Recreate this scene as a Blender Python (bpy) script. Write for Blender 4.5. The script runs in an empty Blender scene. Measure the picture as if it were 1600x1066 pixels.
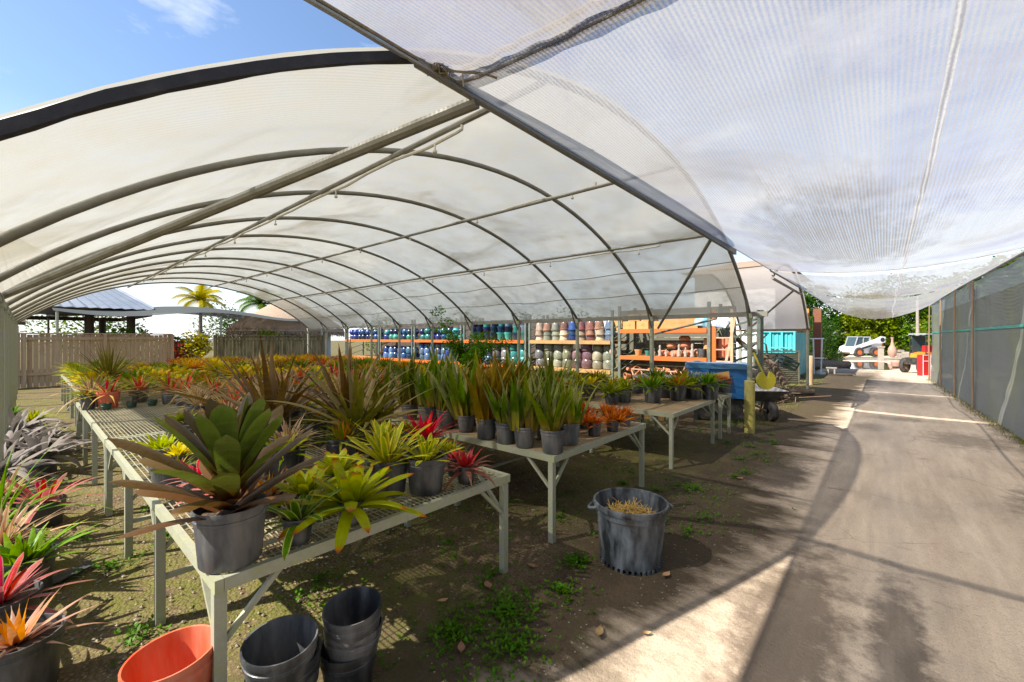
import bpy, bmesh, math, random
from mathutils import Vector, Matrix, noise
from math import sin, cos, pi, radians, sqrt, atan2
R = random.Random(7)
SC = bpy.context.scene
COL = SC.collection

# ---------------------------------------------------------------- camera, sky, sun, exposure
cam_d = bpy.data.cameras.new('camera')
cam = bpy.data.objects.new('camera', cam_d); COL.objects.link(cam)
cam.location = (0, 0, 1.7)
cam.rotation_euler = (radians(90), 0, radians(41.2))
cam_d.sensor_width = 36; cam_d.lens = 665 / 1600 * 36
cam_d.shift_y = -5 / 1600
cam_d.clip_start = 0.05; cam_d.clip_end = 2000
SC.camera = cam

LIGHT = Vector((1.3, 2.76, -3.17)).normalized()          # the way the sunlight travels
SUN_EL = math.asin(-LIGHT.z); SUN_AZ = atan2(-LIGHT.x, -LIGHT.y)
w = bpy.data.worlds.new('World'); SC.world = w; w.use_nodes = True
nt = w.node_tree; nt.nodes.clear()
def wn(t, **k):
    n = nt.nodes.new(t)
    for a, b in k.items(): setattr(n, a, b)
    return n
out = wn('ShaderNodeOutputWorld'); bg = wn('ShaderNodeBackground')
sky = wn('ShaderNodeTexSky', sky_type='NISHITA', sun_disc=False)
sky.sun_elevation = SUN_EL; sky.sun_rotation = SUN_AZ % (2 * pi)
sky.air_density = 1.0; sky.dust_density = .6; sky.ozone_density = 3.0
tc = wn('ShaderNodeTexCoord'); mp = wn('ShaderNodeMapping'); mp.inputs['Scale'].default_value = (1, 1, 2.6)
mp.inputs['Location'].default_value = (0.35, 0.2, 0.1)
nz = wn('ShaderNodeTexNoise'); nz.inputs['Scale'].default_value = 2.1; nz.inputs['Detail'].default_value = 9; nz.inputs['Roughness'].default_value = 0.58
rp = wn('ShaderNodeValToRGB'); rp.color_ramp.elements[0].position = 0.54; rp.color_ramp.elements[1].position = 0.72
sep = wn('ShaderNodeSeparateXYZ')
hz = wn('ShaderNodeMapRange'); hz.inputs[1].default_value = 0.36; hz.inputs[2].default_value = 0.02; hz.inputs[3].default_value = 0.0; hz.inputs[4].default_value = 0.6
ad = wn('ShaderNodeMath', operation='ADD', use_clamp=True)
mx = wn('ShaderNodeMix', data_type='RGBA'); mx.inputs['B'].default_value = (5.6, 5.7, 5.9, 1)
L = nt.links.new
L(tc.outputs['Generated'], mp.inputs['Vector']); L(mp.outputs[0], nz.inputs['Vector']); L(nz.outputs[0], rp.inputs[0])
L(tc.outputs['Generated'], sep.inputs[0]); L(sep.outputs['Z'], hz.inputs[0])
L(rp.outputs[0], ad.inputs[0]); L(hz.outputs[0], ad.inputs[1]); L(ad.outputs[0], mx.inputs['Factor'])
L(sky.outputs[0], mx.inputs['A']); L(mx.outputs['Result'], bg.inputs[0]); L(bg.outputs[0], out.inputs[0])
bg.inputs[1].default_value = 0.115

sun_d = bpy.data.lights.new('sun', 'SUN'); sun_d.energy = 5.0; sun_d.angle = radians(0.55); sun_d.color = (1, 0.925, 0.81)
sun = bpy.data.objects.new('sun', sun_d); COL.objects.link(sun)
sun.rotation_euler = LIGHT.to_track_quat('-Z', 'Y').to_euler(); sun.location = (-10, -20, 30)

SC.view_settings.view_transform = 'Standard'; SC.view_settings.look = 'None'
SC.view_settings.exposure = 1.12; SC.view_settings.gamma = 1
SC.render.engine = 'CYCLES'
SC.cycles.max_bounces = 8; SC.cycles.transparent_max_bounces = 20
SC.cycles.diffuse_bounces = 4; SC.cycles.transmission_bounces = 4
SC.cycles.use_denoising = True
SC.cycles.sample_clamp_indirect = 6

# ---------------------------------------------------------------- mesh builder
class MB:
    def __init__(s): s.v = []; s.f = []; s.m = []; s.a = {}; s.M = None
    def vert(s, p, **at):
        p = Vector(p)
        if s.M: p = s.M @ p
        s.v.append(p)
        for k, x in at.items(): s.a.setdefault(k, {})[len(s.v) - 1] = x
        return len(s.v) - 1
    def face(s, idx, mi=0): s.f.append(idx); s.m.append(mi)
    def box(s, c, d, rz=0, mi=0, T=None):
        M0 = Matrix.Translation(c) @ Matrix.Rotation(rz, 4, 'Z')
        if T is not None: M0 = Matrix.Translation(c) @ T
        b = len(s.v)
        for z in (-.5, .5):
            for x, y in ((-.5, -.5), (.5, -.5), (.5, .5), (-.5, .5)):
                s.vert(M0 @ Vector((x * d[0], y * d[1], z * d[2])))
        for q in ((0, 3, 2, 1), (4, 5, 6, 7), (0, 1, 5, 4), (1, 2, 6, 5), (2, 3, 7, 6), (3, 0, 4, 7)): s.face([b + i for i in q], mi)
    def bar(s, a, b, wx, wy=None, mi=0):
        a = Vector(a); b = Vector(b); d = b - a
        q = d.to_track_quat('Z', 'Y').to_matrix().to_4x4()
        if abs(d.normalized().z) < .999:
            z = d.normalized(); x = z.cross(Vector((0, 0, 1))).normalized(); y = z.cross(x)
            q = Matrix((x, y, z)).transposed().to_4x4()
        s.box((a + b) / 2, (wx, wy or wx, d.length), T=q, mi=mi)
    def tube(s, pts, r, n=8, mi=0, cap=True):
        pts = [Vector(p) for p in pts]; rings = []
        rr = r if isinstance(r, (list, tuple)) else [r] * len(pts)
        up = None
        for i, p in enumerate(pts):
            t = (pts[min(i + 1, len(pts) - 1)] - pts[max(i - 1, 0)]).normalized()
            if up is None: up = Vector((0, 0, 1)) if abs(t.z) < .9 else Vector((1, 0, 0))
            x = t.cross(up).normalized(); y = x.cross(t).normalized(); up = y
            rings.append([s.vert(p + (x * cos(2 * pi * k / n) + y * sin(2 * pi * k / n)) * rr[i]) for k in range(n)])
        for a, b in zip(rings, rings[1:]):
            for k in range(n): s.face([a[k], a[(k + 1) % n], b[(k + 1) % n], b[k]], mi)
        if cap: s.face(rings[0][::-1], mi); s.face(rings[-1], mi)
    def lathe(s, prof, n=20, c=(0, 0, 0), ribs=0, amp=0, mi=0, capb=True):
        rings = []
        for j, (r, z) in enumerate(prof):
            rings.append([s.vert((c[0] + r * (1 + amp * cos(ribs * 2 * pi * k / n)) * cos(2 * pi * k / n), c[1] + r * (1 + amp * cos(ribs * 2 * pi * k / n)) * sin(2 * pi * k / n), c[2] + z)) for k in range(n)])
        for a, b in zip(rings, rings[1:]):
            for k in range(n): s.face([a[k], a[(k + 1) % n], b[(k + 1) % n], b[k]], mi)
        if capb: s.face(rings[0][::-1], mi)
        return rings
    def prism(s, poly, y0, y1, mi=0):
        a = [s.vert((x, y0, z)) for x, z in poly]; b = [s.vert((x, y1, z)) for x, z in poly]; n = len(poly)
        s.face(a, mi); s.face(b[::-1], mi)
        for i in range(n): s.face([a[i], b[i], b[(i + 1) % n], a[(i + 1) % n]], mi)
    def ball(s, c, r, sz=1, nu=12, nv=8, mi=0):
        s.lathe([(max(.002, r * sin(pi * j / nv)), -r * sz * cos(pi * j / nv)) for j in range(nv + 1)], nu, c, mi=mi)
    def mesh(s, name, mats, smooth=True):
        me = bpy.data.meshes.new(name)
        me.from_pydata([tuple(v) for v in s.v], [], s.f)
        for m in (mats if isinstance(mats, (list, tuple)) else [mats]): me.materials.append(m)
        if any(s.m): me.polygons.foreach_set('material_index', s.m)
        for k, d in s.a.items():
            at = me.attributes.new(k, 'FLOAT', 'POINT')
            at.data.foreach_set('value', [d.get(i, 0.0) for i in range(len(s.v))])
        if smooth:
            me.polygons.foreach_set('use_smooth', [True] * len(me.polygons))
            if smooth == 'auto':
                bm = bmesh.new(); bm.from_mesh(me)
                for e in bm.edges:
                    if len(e.link_faces) != 2 or e.calc_face_angle(0) > .6: e.smooth = False
                bm.to_mesh(me); bm.free()
        me.update(); return me
    def build(s, name, mats, parent=None, smooth='auto'):
        return put(name, s.mesh(name, mats, smooth), parent)

def put(name, me, parent=None, loc=None):
    o = bpy.data.objects.new(name, me); COL.objects.link(o)
    if parent: o.parent = parent
    if loc is not None: o.location = loc
    return o
def tag(o, label, cat, group=None, kind=None):
    o['label'] = label; o['category'] = cat
    if group: o['group'] = group
    if kind: o['kind'] = kind
    return o
def thing(name, label, cat, loc=(0, 0, 0), rz=0, group=None):
    o = bpy.data.objects.new(name, None); COL.objects.link(o); o.empty_display_size = .1
    o.location = loc; o.rotation_euler = (0, 0, rz)
    return tag(o, label, cat, group)
def structure(o): o['kind'] = 'structure'; return o
ORD = 'first second third fourth fifth sixth seventh eighth ninth tenth eleventh twelfth thirteenth fourteenth fifteenth sixteenth seventeenth eighteenth nineteenth twentieth'.split() + ['twenty-' + x for x in 'first second third fourth fifth sixth seventh eighth ninth'.split()]

# ---------------------------------------------------------------- materials
class N:
    def __init__(s, name):
        s.m = bpy.data.materials.new(name); s.m.use_nodes = True; s.t = s.m.node_tree; s.t.nodes.clear()
        s.out = s.n('ShaderNodeOutputMaterial')
    def n(s, ty, **k):
        x = s.t.nodes.new(ty)
        for a, b in k.items(): setattr(x, a, b)
        return x
    def l(s, a, b): s.t.links.new(a, b)
    def set(s, inp, val):
        if hasattr(val, 'is_linked') or isinstance(val, bpy.types.NodeSocket): s.l(val, inp)
        else: inp.default_value = val
    def math(s, op, a, b=None, c=None, clamp=False):
        x = s.n('ShaderNodeMath', operation=op, use_clamp=clamp)
        for i, q in enumerate((a, b, c)):
            if q is not None: s.set(x.inputs[i], q)
        return x.outputs[0]
    def mix(s, f, a, b, mode='MIX'):
        x = s.n('ShaderNodeMix', data_type='RGBA', blend_type=mode)
        s.set(x.inputs['Factor'], f); s.set(x.inputs['A'], c4(a)); s.set(x.inputs['B'], c4(b)); return x.outputs['Result']
    def noise(s, vec, scale, detail=4, rough=.55, dist=0):
        x = s.n('ShaderNodeTexNoise'); x.inputs['Scale'].default_value = scale; x.inputs['Detail'].default_value = detail
        x.inputs['Roughness'].default_value = rough; x.inputs['Distortion'].default_value = dist
        if vec is not None: s.l(vec, x.inputs['Vector'])
        return x.outputs[0]
    def ramp(s, f, stops):
        x = s.n('ShaderNodeValToRGB'); e = x.color_ramp.elements
        while len(e) < len(stops): e.new(.5)
        for q, (p, c) in zip(e, stops): q.position = p; q.color = c4(c) if not isinstance(c, (int, float)) else (c, c, c, 1)
        s.l(f, x.inputs[0]); return x.outputs[0]
    def mapr(s, f, a, b, c=0., d=1.):
        x = s.n('ShaderNodeMapRange'); s.set(x.inputs[0], f)
        for i, q in enumerate((a, b, c, d)): s.set(x.inputs[i + 1], q)
        return x.outputs[0]
    def coord(s, kind='Object', scale=None, rot=None):
        o = s.n('ShaderNodeTexCoord').outputs[kind]
        if scale or rot:
            mp = s.n('ShaderNodeMapping'); s.l(o, mp.inputs[0])
            if scale: mp.inputs['Scale'].default_value = scale
            if rot: mp.inputs['Rotation'].default_value = rot
            o = mp.outputs[0]
        return o
    def attr(s, name): return s.n('ShaderNodeAttribute', attribute_name=name).outputs['Fac']
    def bsdf(s, col, rough=.6, metal=0, spec=.5, bump=None, bd=.01):
        b = s.n('ShaderNodeBsdfPrincipled'); s.set(b.inputs['Base Color'], c4(col)); s.set(b.inputs['Roughness'], rough)
        b.inputs['Metallic'].default_value = metal; b.inputs['Specular IOR Level'].default_value = spec
        if bump is not None:
            k = s.n('ShaderNodeBump'); k.inputs['Distance'].default_value = bd; k.inputs['Strength'].default_value = .8
            s.l(bump, k.inputs['Height']); s.l(k.outputs[0], b.inputs['Normal'])
        return b.outputs[0]
    def done(s, sh): s.l(sh, s.out.inputs[0]); return s.m
def c4(c):
    if isinstance(c, tuple) and len(c) == 3: return (*c, 1)
    return c
def sc(c, k): return tuple(x * k for x in c)

def plain(name, col, rough=.6, metal=0, dirt=None, scale=6, amount=.5, bump=.3, spec=.5, rand=0.0, streak=None):
    n = N(name); co = n.coord('Object', streak)
    a = n.noise(co, scale, 6, .6); b = n.noise(co, scale * 5, 3)
    base = n.mix(n.mapr(b, .3, .7, 0, .35), col, sc(col, .6))
    if dirt: base = n.mix(n.math('MULTIPLY', n.mapr(a, .42, .68), amount), base, dirt)
    if rand:
        oi = n.n('ShaderNodeObjectInfo').outputs['Random']
        hs = n.n('ShaderNodeHueSaturation'); n.l(base, hs.inputs['Color'])
        n.l(n.mapr(oi, 0, 1, 1 - rand, 1 + rand), hs.inputs['Value'])
        n.l(n.mapr(n.math('FRACT', n.math('MULTIPLY', oi, 7.31)), 0, 1, .5 - rand * .06, .5 + rand * .06), hs.inputs['Hue'])
        base = hs.outputs[0]
    return n.done(n.bsdf(base, n.mapr(a, .3, .7, max(.05, rough - .12), min(1, rough + .12)), metal, spec, b if bump else None, .004 * bump if bump else 0))

def leaf_mat(name, base, mid, tip, margin=None, mw=.6, inner=None, ik=.3, under=None, rough=.38, trans=.3, rand=.15, spot=None, midrib=None, outer=None):
    n = N(name); t = n.attr('lt'); r = n.attr('lr')
    c = n.ramp(t, [(0, base), (.38, mid), (.86, mid), (1, tip)])
    if inner: c = n.mix(n.mapr(n.attr('lk'), ik, ik + .25, 1, 0), c, inner)
    if outer: c = n.mix(n.math('MULTIPLY', n.mapr(n.attr('lk'), .55, .95, 0, 1), n.mapr(t, .45, 1, .95, .6)), c, outer)
    if midrib: c = n.mix(n.mapr(n.attr('ls'), .0, .35, .7, 0), c, midrib)
    if margin: c = n.mix(n.mapr(n.attr('ls'), mw, mw + .12), c, margin)
    co = n.coord('Object')
    nn = n.noise(co, 14, 3)
    cb = n.n('ShaderNodeCombineXYZ'); n.l(n.math('MULTIPLY', n.attr('ls'), 6), cb.inputs[0]); n.l(n.math('MULTIPLY', t, 1.2), cb.inputs[1]); n.l(n.math('MULTIPLY', r, 43), cb.inputs[2])
    stri = n.noise(cb.outputs[0], 2.2, 4, .7)
    cb2 = n.n('ShaderNodeCombineXYZ'); n.l(n.math('MULTIPLY', t, 14), cb2.inputs[1]); n.l(n.math('MULTIPLY', r, 19), cb2.inputs[2])
    c = n.mix(n.mapr(stri, .35, .7, 0, .45), c, n.mix(.5, c, (.02, .02, .01)))
    c = n.mix(n.mapr(n.noise(cb2.outputs[0], 1, 3), .5, .7, 0, .1), c, (.5, .45, .3))
    if spot: c = n.mix(n.mapr(n.noise(co, 30, 2), .58, .66, 0, .8), c, spot)
    v = n.math('MULTIPLY', n.mapr(r, 0, 1, .7, 1.25), n.mapr(nn, .25, .75, .75, 1.2))
    hs = n.n('ShaderNodeHueSaturation'); n.l(c, hs.inputs['Color']); oi = n.n('ShaderNodeObjectInfo').outputs['Random']
    n.l(n.math('MULTIPLY', v, n.mapr(oi, 0, 1, 1 - rand, 1 + rand)), hs.inputs['Value'])
    n.l(n.mapr(n.math('FRACT', n.math('ADD', n.math('MULTIPLY', oi, 5.7), n.math('MULTIPLY', r, .5))), 0, 1, .5 - rand * .12, .5 + rand * .12), hs.inputs['Hue'])
    hs.inputs['Saturation'].default_value = 1.22
    c = hs.outputs[0]
    if under:
        c = n.mix(n.math('MULTIPLY', n.n('ShaderNodeNewGeometry').outputs['Backfacing'], .85), c, under)
    dead = n.mapr(n.math('MULTIPLY', n.mapr(t, .93, 1), n.mapr(r, .5, .8)), .2, .6)
    c = n.mix(n.math('MULTIPLY', dead, .7), c, (.22, .13, .05))
    p = n.bsdf(c, n.mapr(nn, .3, .7, rough, rough + .18), 0, .18, n.noise(n.coord('Object'), 60, 2), .002)
    tr = n.n('ShaderNodeBsdfTranslucent'); n.l(c, tr.inputs[0])
    ms = n.n('ShaderNodeMixShader'); ms.inputs[0].default_value = trans; n.l(p, ms.inputs[1]); n.l(tr.outputs[0], ms.inputs[2])
    return n.done(ms.outputs[0])

def net_mat(name, col, alpha, stain, trans=.62, weave=(0, 1, 0), period=.02, stain_amt=.4, scales=(.6, .6, .6), streak=(3, .25, 1), wv=.2, tint=None, blob=None):
    """woven shade cloth: part open holes, part translucent threads"""
    n = N(name); co = n.coord('Object')
    ss = n.coord('Object', scales); s2 = n.coord('Object', streak)
    a = n.noise(ss, 1.1, 7, .62, .6); b = n.noise(s2, 4, 4); fine = n.noise(co, 90, 2, .7)
    c = n.mix(n.math('MULTIPLY', n.mapr(a, .5, .74), stain_amt), col, stain)
    c = n.mix(n.mapr(b, .4, .75, 0, .25), c, sc(col, .7))
    if tint: c = n.mix(n.mapr(n.noise(n.coord('Object', (.5, .35, .5), (0, 0, .5)), 1.6, 6, .6, .8), .47, .62, 0, .8), c, tint)
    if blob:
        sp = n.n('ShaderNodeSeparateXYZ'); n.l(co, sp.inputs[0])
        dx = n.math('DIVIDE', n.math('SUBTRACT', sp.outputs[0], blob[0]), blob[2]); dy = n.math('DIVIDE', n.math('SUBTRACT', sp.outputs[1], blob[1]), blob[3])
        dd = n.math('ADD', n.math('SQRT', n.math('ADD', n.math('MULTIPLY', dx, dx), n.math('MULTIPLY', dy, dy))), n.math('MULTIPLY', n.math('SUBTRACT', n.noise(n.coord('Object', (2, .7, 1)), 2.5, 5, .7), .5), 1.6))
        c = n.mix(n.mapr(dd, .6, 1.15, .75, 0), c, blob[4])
    wt = n.n('ShaderNodeTexWave', wave_type='BANDS', bands_direction='X'); n.l(n.coord('Object', weave), wt.inputs['Vector'])
    wt.inputs['Scale'].default_value = .314 / period; wt.inputs['Distortion'].default_value = 0.6; wt.inputs['Detail'].default_value = 1
    al = n.math('ADD', n.math('MULTIPLY', wt.outputs['Fac'], wv), n.math('MULTIPLY', n.math('SUBTRACT', fine, .5), wv * 2.2))
    al = n.math('ADD', al, n.math('MULTIPLY', n.math('SUBTRACT', b, .5), .3))
    al = n.math('ADD', al, alpha - wv / 2, clamp=True)
    al = n.math('MINIMUM', n.math('ADD', al, n.math('MULTIPLY', n.mapr(a, .5, .74), .12)), .97)
    d = n.n('ShaderNodeBsdfDiffuse'); n.l(c, d.inputs[0])
    t = n.n('ShaderNodeBsdfTranslucent'); n.l(c, t.inputs[0])
    m1 = n.n('ShaderNodeMixShader'); m1.inputs[0].default_value = trans; n.l(d.outputs[0], m1.inputs[1]); n.l(t.outputs[0], m1.inputs[2])
    tp = n.n('ShaderNodeBsdfTransparent'); m2 = n.n('ShaderNodeMixShader'); n.l(al, m2.inputs[0]); n.l(tp.outputs[0], m2.inputs[1]); n.l(m1.outputs[0], m2.inputs[2])
    return n.done(m2.outputs[0])

M = {}
M['galv'] = plain('galvanised', (.37, .38, .3), .5, .15, (.34, .36, .17), 9, .75, streak=None)
M['plank'] = plain('bench_planks', (.34, .235, .125), .85, 0, (.2, .15, .075), 6, .7, streak=(.3, 4, 4))
M['wire'] = plain('mesh_wire', (.40, .37, .27), .6, .1, (.30, .27, .16), 5, .7, bump=0)
M['pipe'] = plain('pipe_steel', (.25, .245, .215), .5, .35, (.15, .14, .1), 5, .6)
M['pvc'] = plain('white_pvc', (.62, .6, .52), .5, 0, (.35, .32, .24), 5, .5)
M['pot'] = plain('black_pot', (.026, .029, .033), .45, 0, (.15, .15, .15), 9, .8, rand=.25, streak=(1, 1, .22))
M['potgrey'] = plain('grey_pot', (.065, .073, .082), .5, 0, (.24, .22, .2), 10, .75, rand=.2, streak=(1, 1, .25))
M['pottub'] = plain('tub_black', (.022, .025, .03), .36, 0, (.2, .23, .26), 9, .8, streak=(1, 1, .35))
M['potred'] = plain('orange_plastic', (.62, .085, .025), .42, 0, (.62, .3, .2), 9, .6, streak=(1, 1, .2))
M['potgreen'] = plain('green_plastic', (.015, .06, .04), .4, 0, (.1, .14, .1), 9, .4)
M['soil'] = plain('potting_soil', (.035, .022, .013), .95, 0, (.16, .1, .05), 40, .9, bump=3)
M['terra'] = plain('terracotta', (.52, .2, .085), .75, 0, (.6, .38, .25), 10, .45, rand=.22)
M['terradark'] = plain('terracotta_pale', (.6, .34, .2), .8, 0, (.6, .5, .4), 8, .5, rand=.15)
M['orange'] = plain('orange_steel', (.68, .15, .025), .45, 0, (.3, .1, .04), 5, .5)
M['upright'] = plain('rack_green', (.13, .17, .14), .5, .2, (.25, .24, .18), 8, .6)
M['woodshelf'] = plain('shelf_plywood', (.46, .27, .1), .75, 0, (.3, .16, .06), 6, .6)
M['carton'] = plain('cardboard', (.5, .29, .1), .85, 0, (.38, .2, .07), 5, .5, rand=.15)
M['fencewood'] = plain('fence_wood', (.50, .36, .22), .85, 0, (.30, .2, .11), 5, .6, streak=(3, 3, .35))
M['mosswood'] = plain('mossy_wood', (.27, .23, .12), .9, 0, (.05, .05, .02), 4, .9, streak=(3, 3, .35))
M['stake'] = plain('stake_wood', (.27, .18, .12), .8, 0, (.2, .12, .07), 6, .6, streak=(3, 3, .4))
M['bark'] = plain('bark', (.14, .1, .07), .9, 0, (.26, .22, .17), 9, .7, bump=4)
M['steelroof'] = plain('metal_roof', (.42, .46, .5), .35, .5, (.3, .32, .34), 2, .5, streak=(.3, .3, 2))
M['darkwood'] = plain('dark_timber', (.06, .045, .035), .7, 0, (.12, .09, .06), 6, .5)
M['thatch'] = plain('thatch', (.42, .31, .22), .95, 0, (.24, .17, .11), 12, .8, bump=6, streak=(4, 4, .7))
M['greywall'] = plain('painted_wall', (.36, .40, .43), .7, 0, (.28, .3, .3), 3, .4)
M['whitewall'] = plain('white_paint', (.78, .78, .76), .6, 0, (.6, .58, .52), 2, .4)
M['turq'] = plain('turquoise_paint', (.07, .52, .55), .5, 0, (.1, .32, .34), 2, .6)
M['louver'] = plain('olive_grey_metal', (.17, .17, .125), .55, 0, (.1, .1, .08), 4, .5)
M['blue'] = plain('blue_paint', (.012, .13, .36), .4, 0, (.03, .12, .25), 4, .4)
M['whitepaint'] = plain('machine_white', (.78, .79, .8), .35, 0, (.55, .52, .46), 3, .35)
M['black'] = plain('black_rubber', (.02, .02, .02), .7, 0, (.13, .11, .09), 6, .6)
M['dark'] = plain('dark_band', (.016, .016, .02), .7, 0, (.07, .07, .07), 12, .5)
M['yellow'] = plain('yellow_plastic', (.68, .58, .03), .45, 0, (.55, .5, .1), 5, .4)
M['lichen'] = plain('yellow_weathered', (.52, .45, .11), .8, 0, (.3, .27, .09), 7, .9)
M['red'] = plain('red_paint', (.62, .02, .02), .45, 0, (.4, .03, .03), 5, .4)
M['brownpaint'] = plain('brown_column', (.22, .075, .035), .7, 0, (.14, .05, .03), 3, .5)
M['ochre'] = plain('ochre_trim', (.5, .25, .05), .7, 0, (.3, .13, .03), 3, .5)
M['glass'] = plain('dark_glass', (.05, .08, .09), .1, 0, None, 4, .3, bump=0)
M['rust'] = plain('rusty_steel', (.16, .1, .07), .8, 0, (.3, .17, .09), 8, .7)
M['stone'] = plain('pale_stone', (.34, .3, .25), .85, 0, (.22, .19, .15), 6, .6)
M['pinkclay'] = plain('pink_clay', (.42, .26, .2), .8, 0, (.34, .23, .18), 6, .5)
M['straw'] = plain('dry_straw', (.5, .33, .08), .9, 0, (.32, .17, .04), 20, .6)
M['dryleaf'] = plain('dry_leaf', (.36, .2, .09), .8, 0, (.5, .33, .2), 30, .6, rand=.3)
M['rope'] = plain('rope', (.24, .2, .13), .9, 0, (.4, .34, .2), 40, .6, bump=3)
M['gravel'] = plain('gravel_stone', (.3, .25, .18), .9, 0, (.12, .09, .06), 9, .7, rand=0)
M['tubsteel'] = plain('tub_steel', (.5, .54, .58), .4, .4, (.4, .4, .4), 4, .4)
for k, c in dict(blue=(0.02, 0.05, 0.15), sky=(0.07, 0.14, 0.25), teal=(0.04, 0.22, 0.18), navy=(.015, .03, .07), sage=(.17, .18, .13), olive=(.2, .19, .12), cream=(.33, .27, .18), plum=(0.12, 0.07, 0.075), brown=(.17, .08, .055), grey=(.13, .13, .13), slate=(.12, .16, .22), greyblue=(0.1, 0.15, 0.21)).items():
    M['jar_' + k] = plain('glaze_' + k, c, .22, 0, sc(c, 1.9), 7, .5, bump=0, rand=.5)
M['net_tunnel'] = net_mat('tunnel_shade_cloth', (.35, .325, .25), .815, (.13, .1, .045), .64, (1, 0, 0), .03, .8, (.35, .6, .5), (1, 1, 1), .1)
M['net_road'] = net_mat('drive_shade_cloth', (.43, .425, .415), .775, (.25, .21, .165), .64, (1, 0, 0), .022, .65, (.5, .5, .5), (9, .22, 1), .32, tint=(.32, .31, .37), blob=(1.45, 4.3, .75, 2.1, (.2, .165, .125)))  # brown blob paints a shadow into the drive cloth's colour
M['net_seam'] = net_mat('seam_tape', (.78, .78, .78), .95, (.7, .7, .7), .75, (1, 0, 0), .02, .2, (1, 1, 1), (1, 1, 1), .02)
M['net_hem'] = plain('grey_net_hem', (.28, .29, .29), .85, 0, (.36, .35, .3), 20, .6, bump=3)
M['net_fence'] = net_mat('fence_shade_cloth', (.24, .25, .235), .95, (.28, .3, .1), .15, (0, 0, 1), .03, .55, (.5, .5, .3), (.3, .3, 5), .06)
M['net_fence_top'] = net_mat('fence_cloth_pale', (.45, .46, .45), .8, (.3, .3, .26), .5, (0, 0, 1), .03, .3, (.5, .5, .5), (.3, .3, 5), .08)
M['net_grey'] = net_mat('grey_far_cloth', (.10, .11, .11), .93, (.07, .075, .07), .1, (1, 0, 0), .05, .4, (.3, .3, .3), (1, .3, 1), .06)
M['strip'] = plain('teal_strip', (.06, .36, .3), .6, 0, (.1, .25, .2), 5, .4)

# ---------------------------------------------------------------- ground, road, puddle
def ground_nodes(n):
    co = n.coord('Object')
    big = n.noise(co, .55, 5, .6); mid = n.noise(co, 3.2, 6, .65); fine = n.noise(co, 38, 4, .7)
    vor = n.n('ShaderNodeTexVoronoi'); vor.inputs['Scale'].default_value = 46; n.l(co, vor.inputs['Vector'])
    soil = n.mix(n.mapr(mid, .3, .7), (.07, .05, .028), (.23, .165, .09))
    peb = n.mix(n.mapr(vor.outputs['Distance'], .1, .5), (.42, .32, .17), (.06, .043, .024))
    soil = n.mix(n.mapr(fine, .42, .62, 0, .7), soil, peb)
    moss = n.math('MULTIPLY', n.mapr(big, .40, .56), n.mapr(n.noise(co, 9, 5, .7), .38, .56))
    soil = n.mix(n.math('MULTIPLY', moss, .8), soil, (.12, .125, .022))
    sx = n.n('ShaderNodeSeparateXYZ'); n.l(co, sx.inputs[0])
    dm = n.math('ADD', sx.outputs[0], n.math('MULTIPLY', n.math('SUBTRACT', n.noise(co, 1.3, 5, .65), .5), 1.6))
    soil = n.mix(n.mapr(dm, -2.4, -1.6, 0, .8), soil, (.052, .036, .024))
    chips = n.n('ShaderNodeTexVoronoi'); chips.inputs['Scale'].default_value = 17; n.l(co, chips.inputs['Vector'])
    soil = n.mix(n.mapr(chips.outputs['Distance'], .07, .11, .7, 0), soil, (.4, .36, .3))
    return soil, n.math('ADD', n.math('MULTIPLY', vor.outputs['Distance'], -.6), fine), co, mid
n = N('soil_ground'); c, h, co, mid = ground_nodes(n)
M['ground'] = n.done(n.bsdf(c, .95, 0, .2, h, .02))
n = N('drive_surface'); c, h, co, mid = ground_nodes(n)
sep = n.n('ShaderNodeSeparateXYZ'); n.l(co, sep.inputs[0]); X, Y = sep.outputs[0], sep.outputs[1]
st = n.coord('Object', (3.2, .5, 1)); cross = n.coord('Object', (1.2, 3.5, 1))
an = n.noise(st, 1.3, 7, .65); sand = n.noise(co, 120, 3, .8); blot = n.noise(cross, 1.5, 7, .7)
pave = n.mix(n.mapr(an, .3, .72), (.68, .56, .43), (.46, .36, .27))
pave = n.mix(n.mapr(sand, .45, .7, 0, .45), pave, (.20, .155, .12))
pave = n.mix(n.mapr(n.noise(co, 8, 6, .75), .58, .72, 0, .3), pave, (.62, .54, .45))
def blob(cx, cy, rx, ry, s=1.):
    dx = n.math('DIVIDE', n.math('SUBTRACT', X, cx), rx); dy = n.math('DIVIDE', n.math('SUBTRACT', Y, cy), ry)
    d = n.math('SQRT', n.math('ADD', n.math('MULTIPLY', dx, dx), n.math('MULTIPLY', dy, dy)))
    d = n.math('ADD', d, n.math('MULTIPLY', n.math('SUBTRACT', n.noise(co, 5.5, 6, .75), .5), 2.2))
    return n.mapr(d, .55, 1.15, s, 0)
wet = None
for q in ((.06, 3.0, .14, 1.25, .9), (-.42, 2.9, .3, 1.3, .7), (-.95, 6.2, .3, .8, .85), (1.3, 6.6, .35, .9, .6), (1.0, 10.2, .5, .8, .5), (.3, 16, .9, 1.2, .5), (-.3, 22, 1.2, 3, .6), (1.1, 4.2, .25, .9, .35), (.2, 12.0, .5, .35, .5), (-.2, 10.6, .3, .5, .45)):
    v = blob(*q); wet = v if wet is None else n.math('MAXIMUM', wet, v)
wet = n.math('MAXIMUM', wet, n.mapr(blot, .6, .7, 0, .5))
pave = n.mix(wet, pave, (.075, .053, .037))
pave = n.mix(n.mapr(n.noise(co, 55, 5, .8), .56, .68, 0, .5), pave, (.16, .125, .095))
gv = n.n('ShaderNodeTexVoronoi'); gv.inputs['Scale'].default_value = 30; n.l(co, gv.inputs['Vector'])
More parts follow.
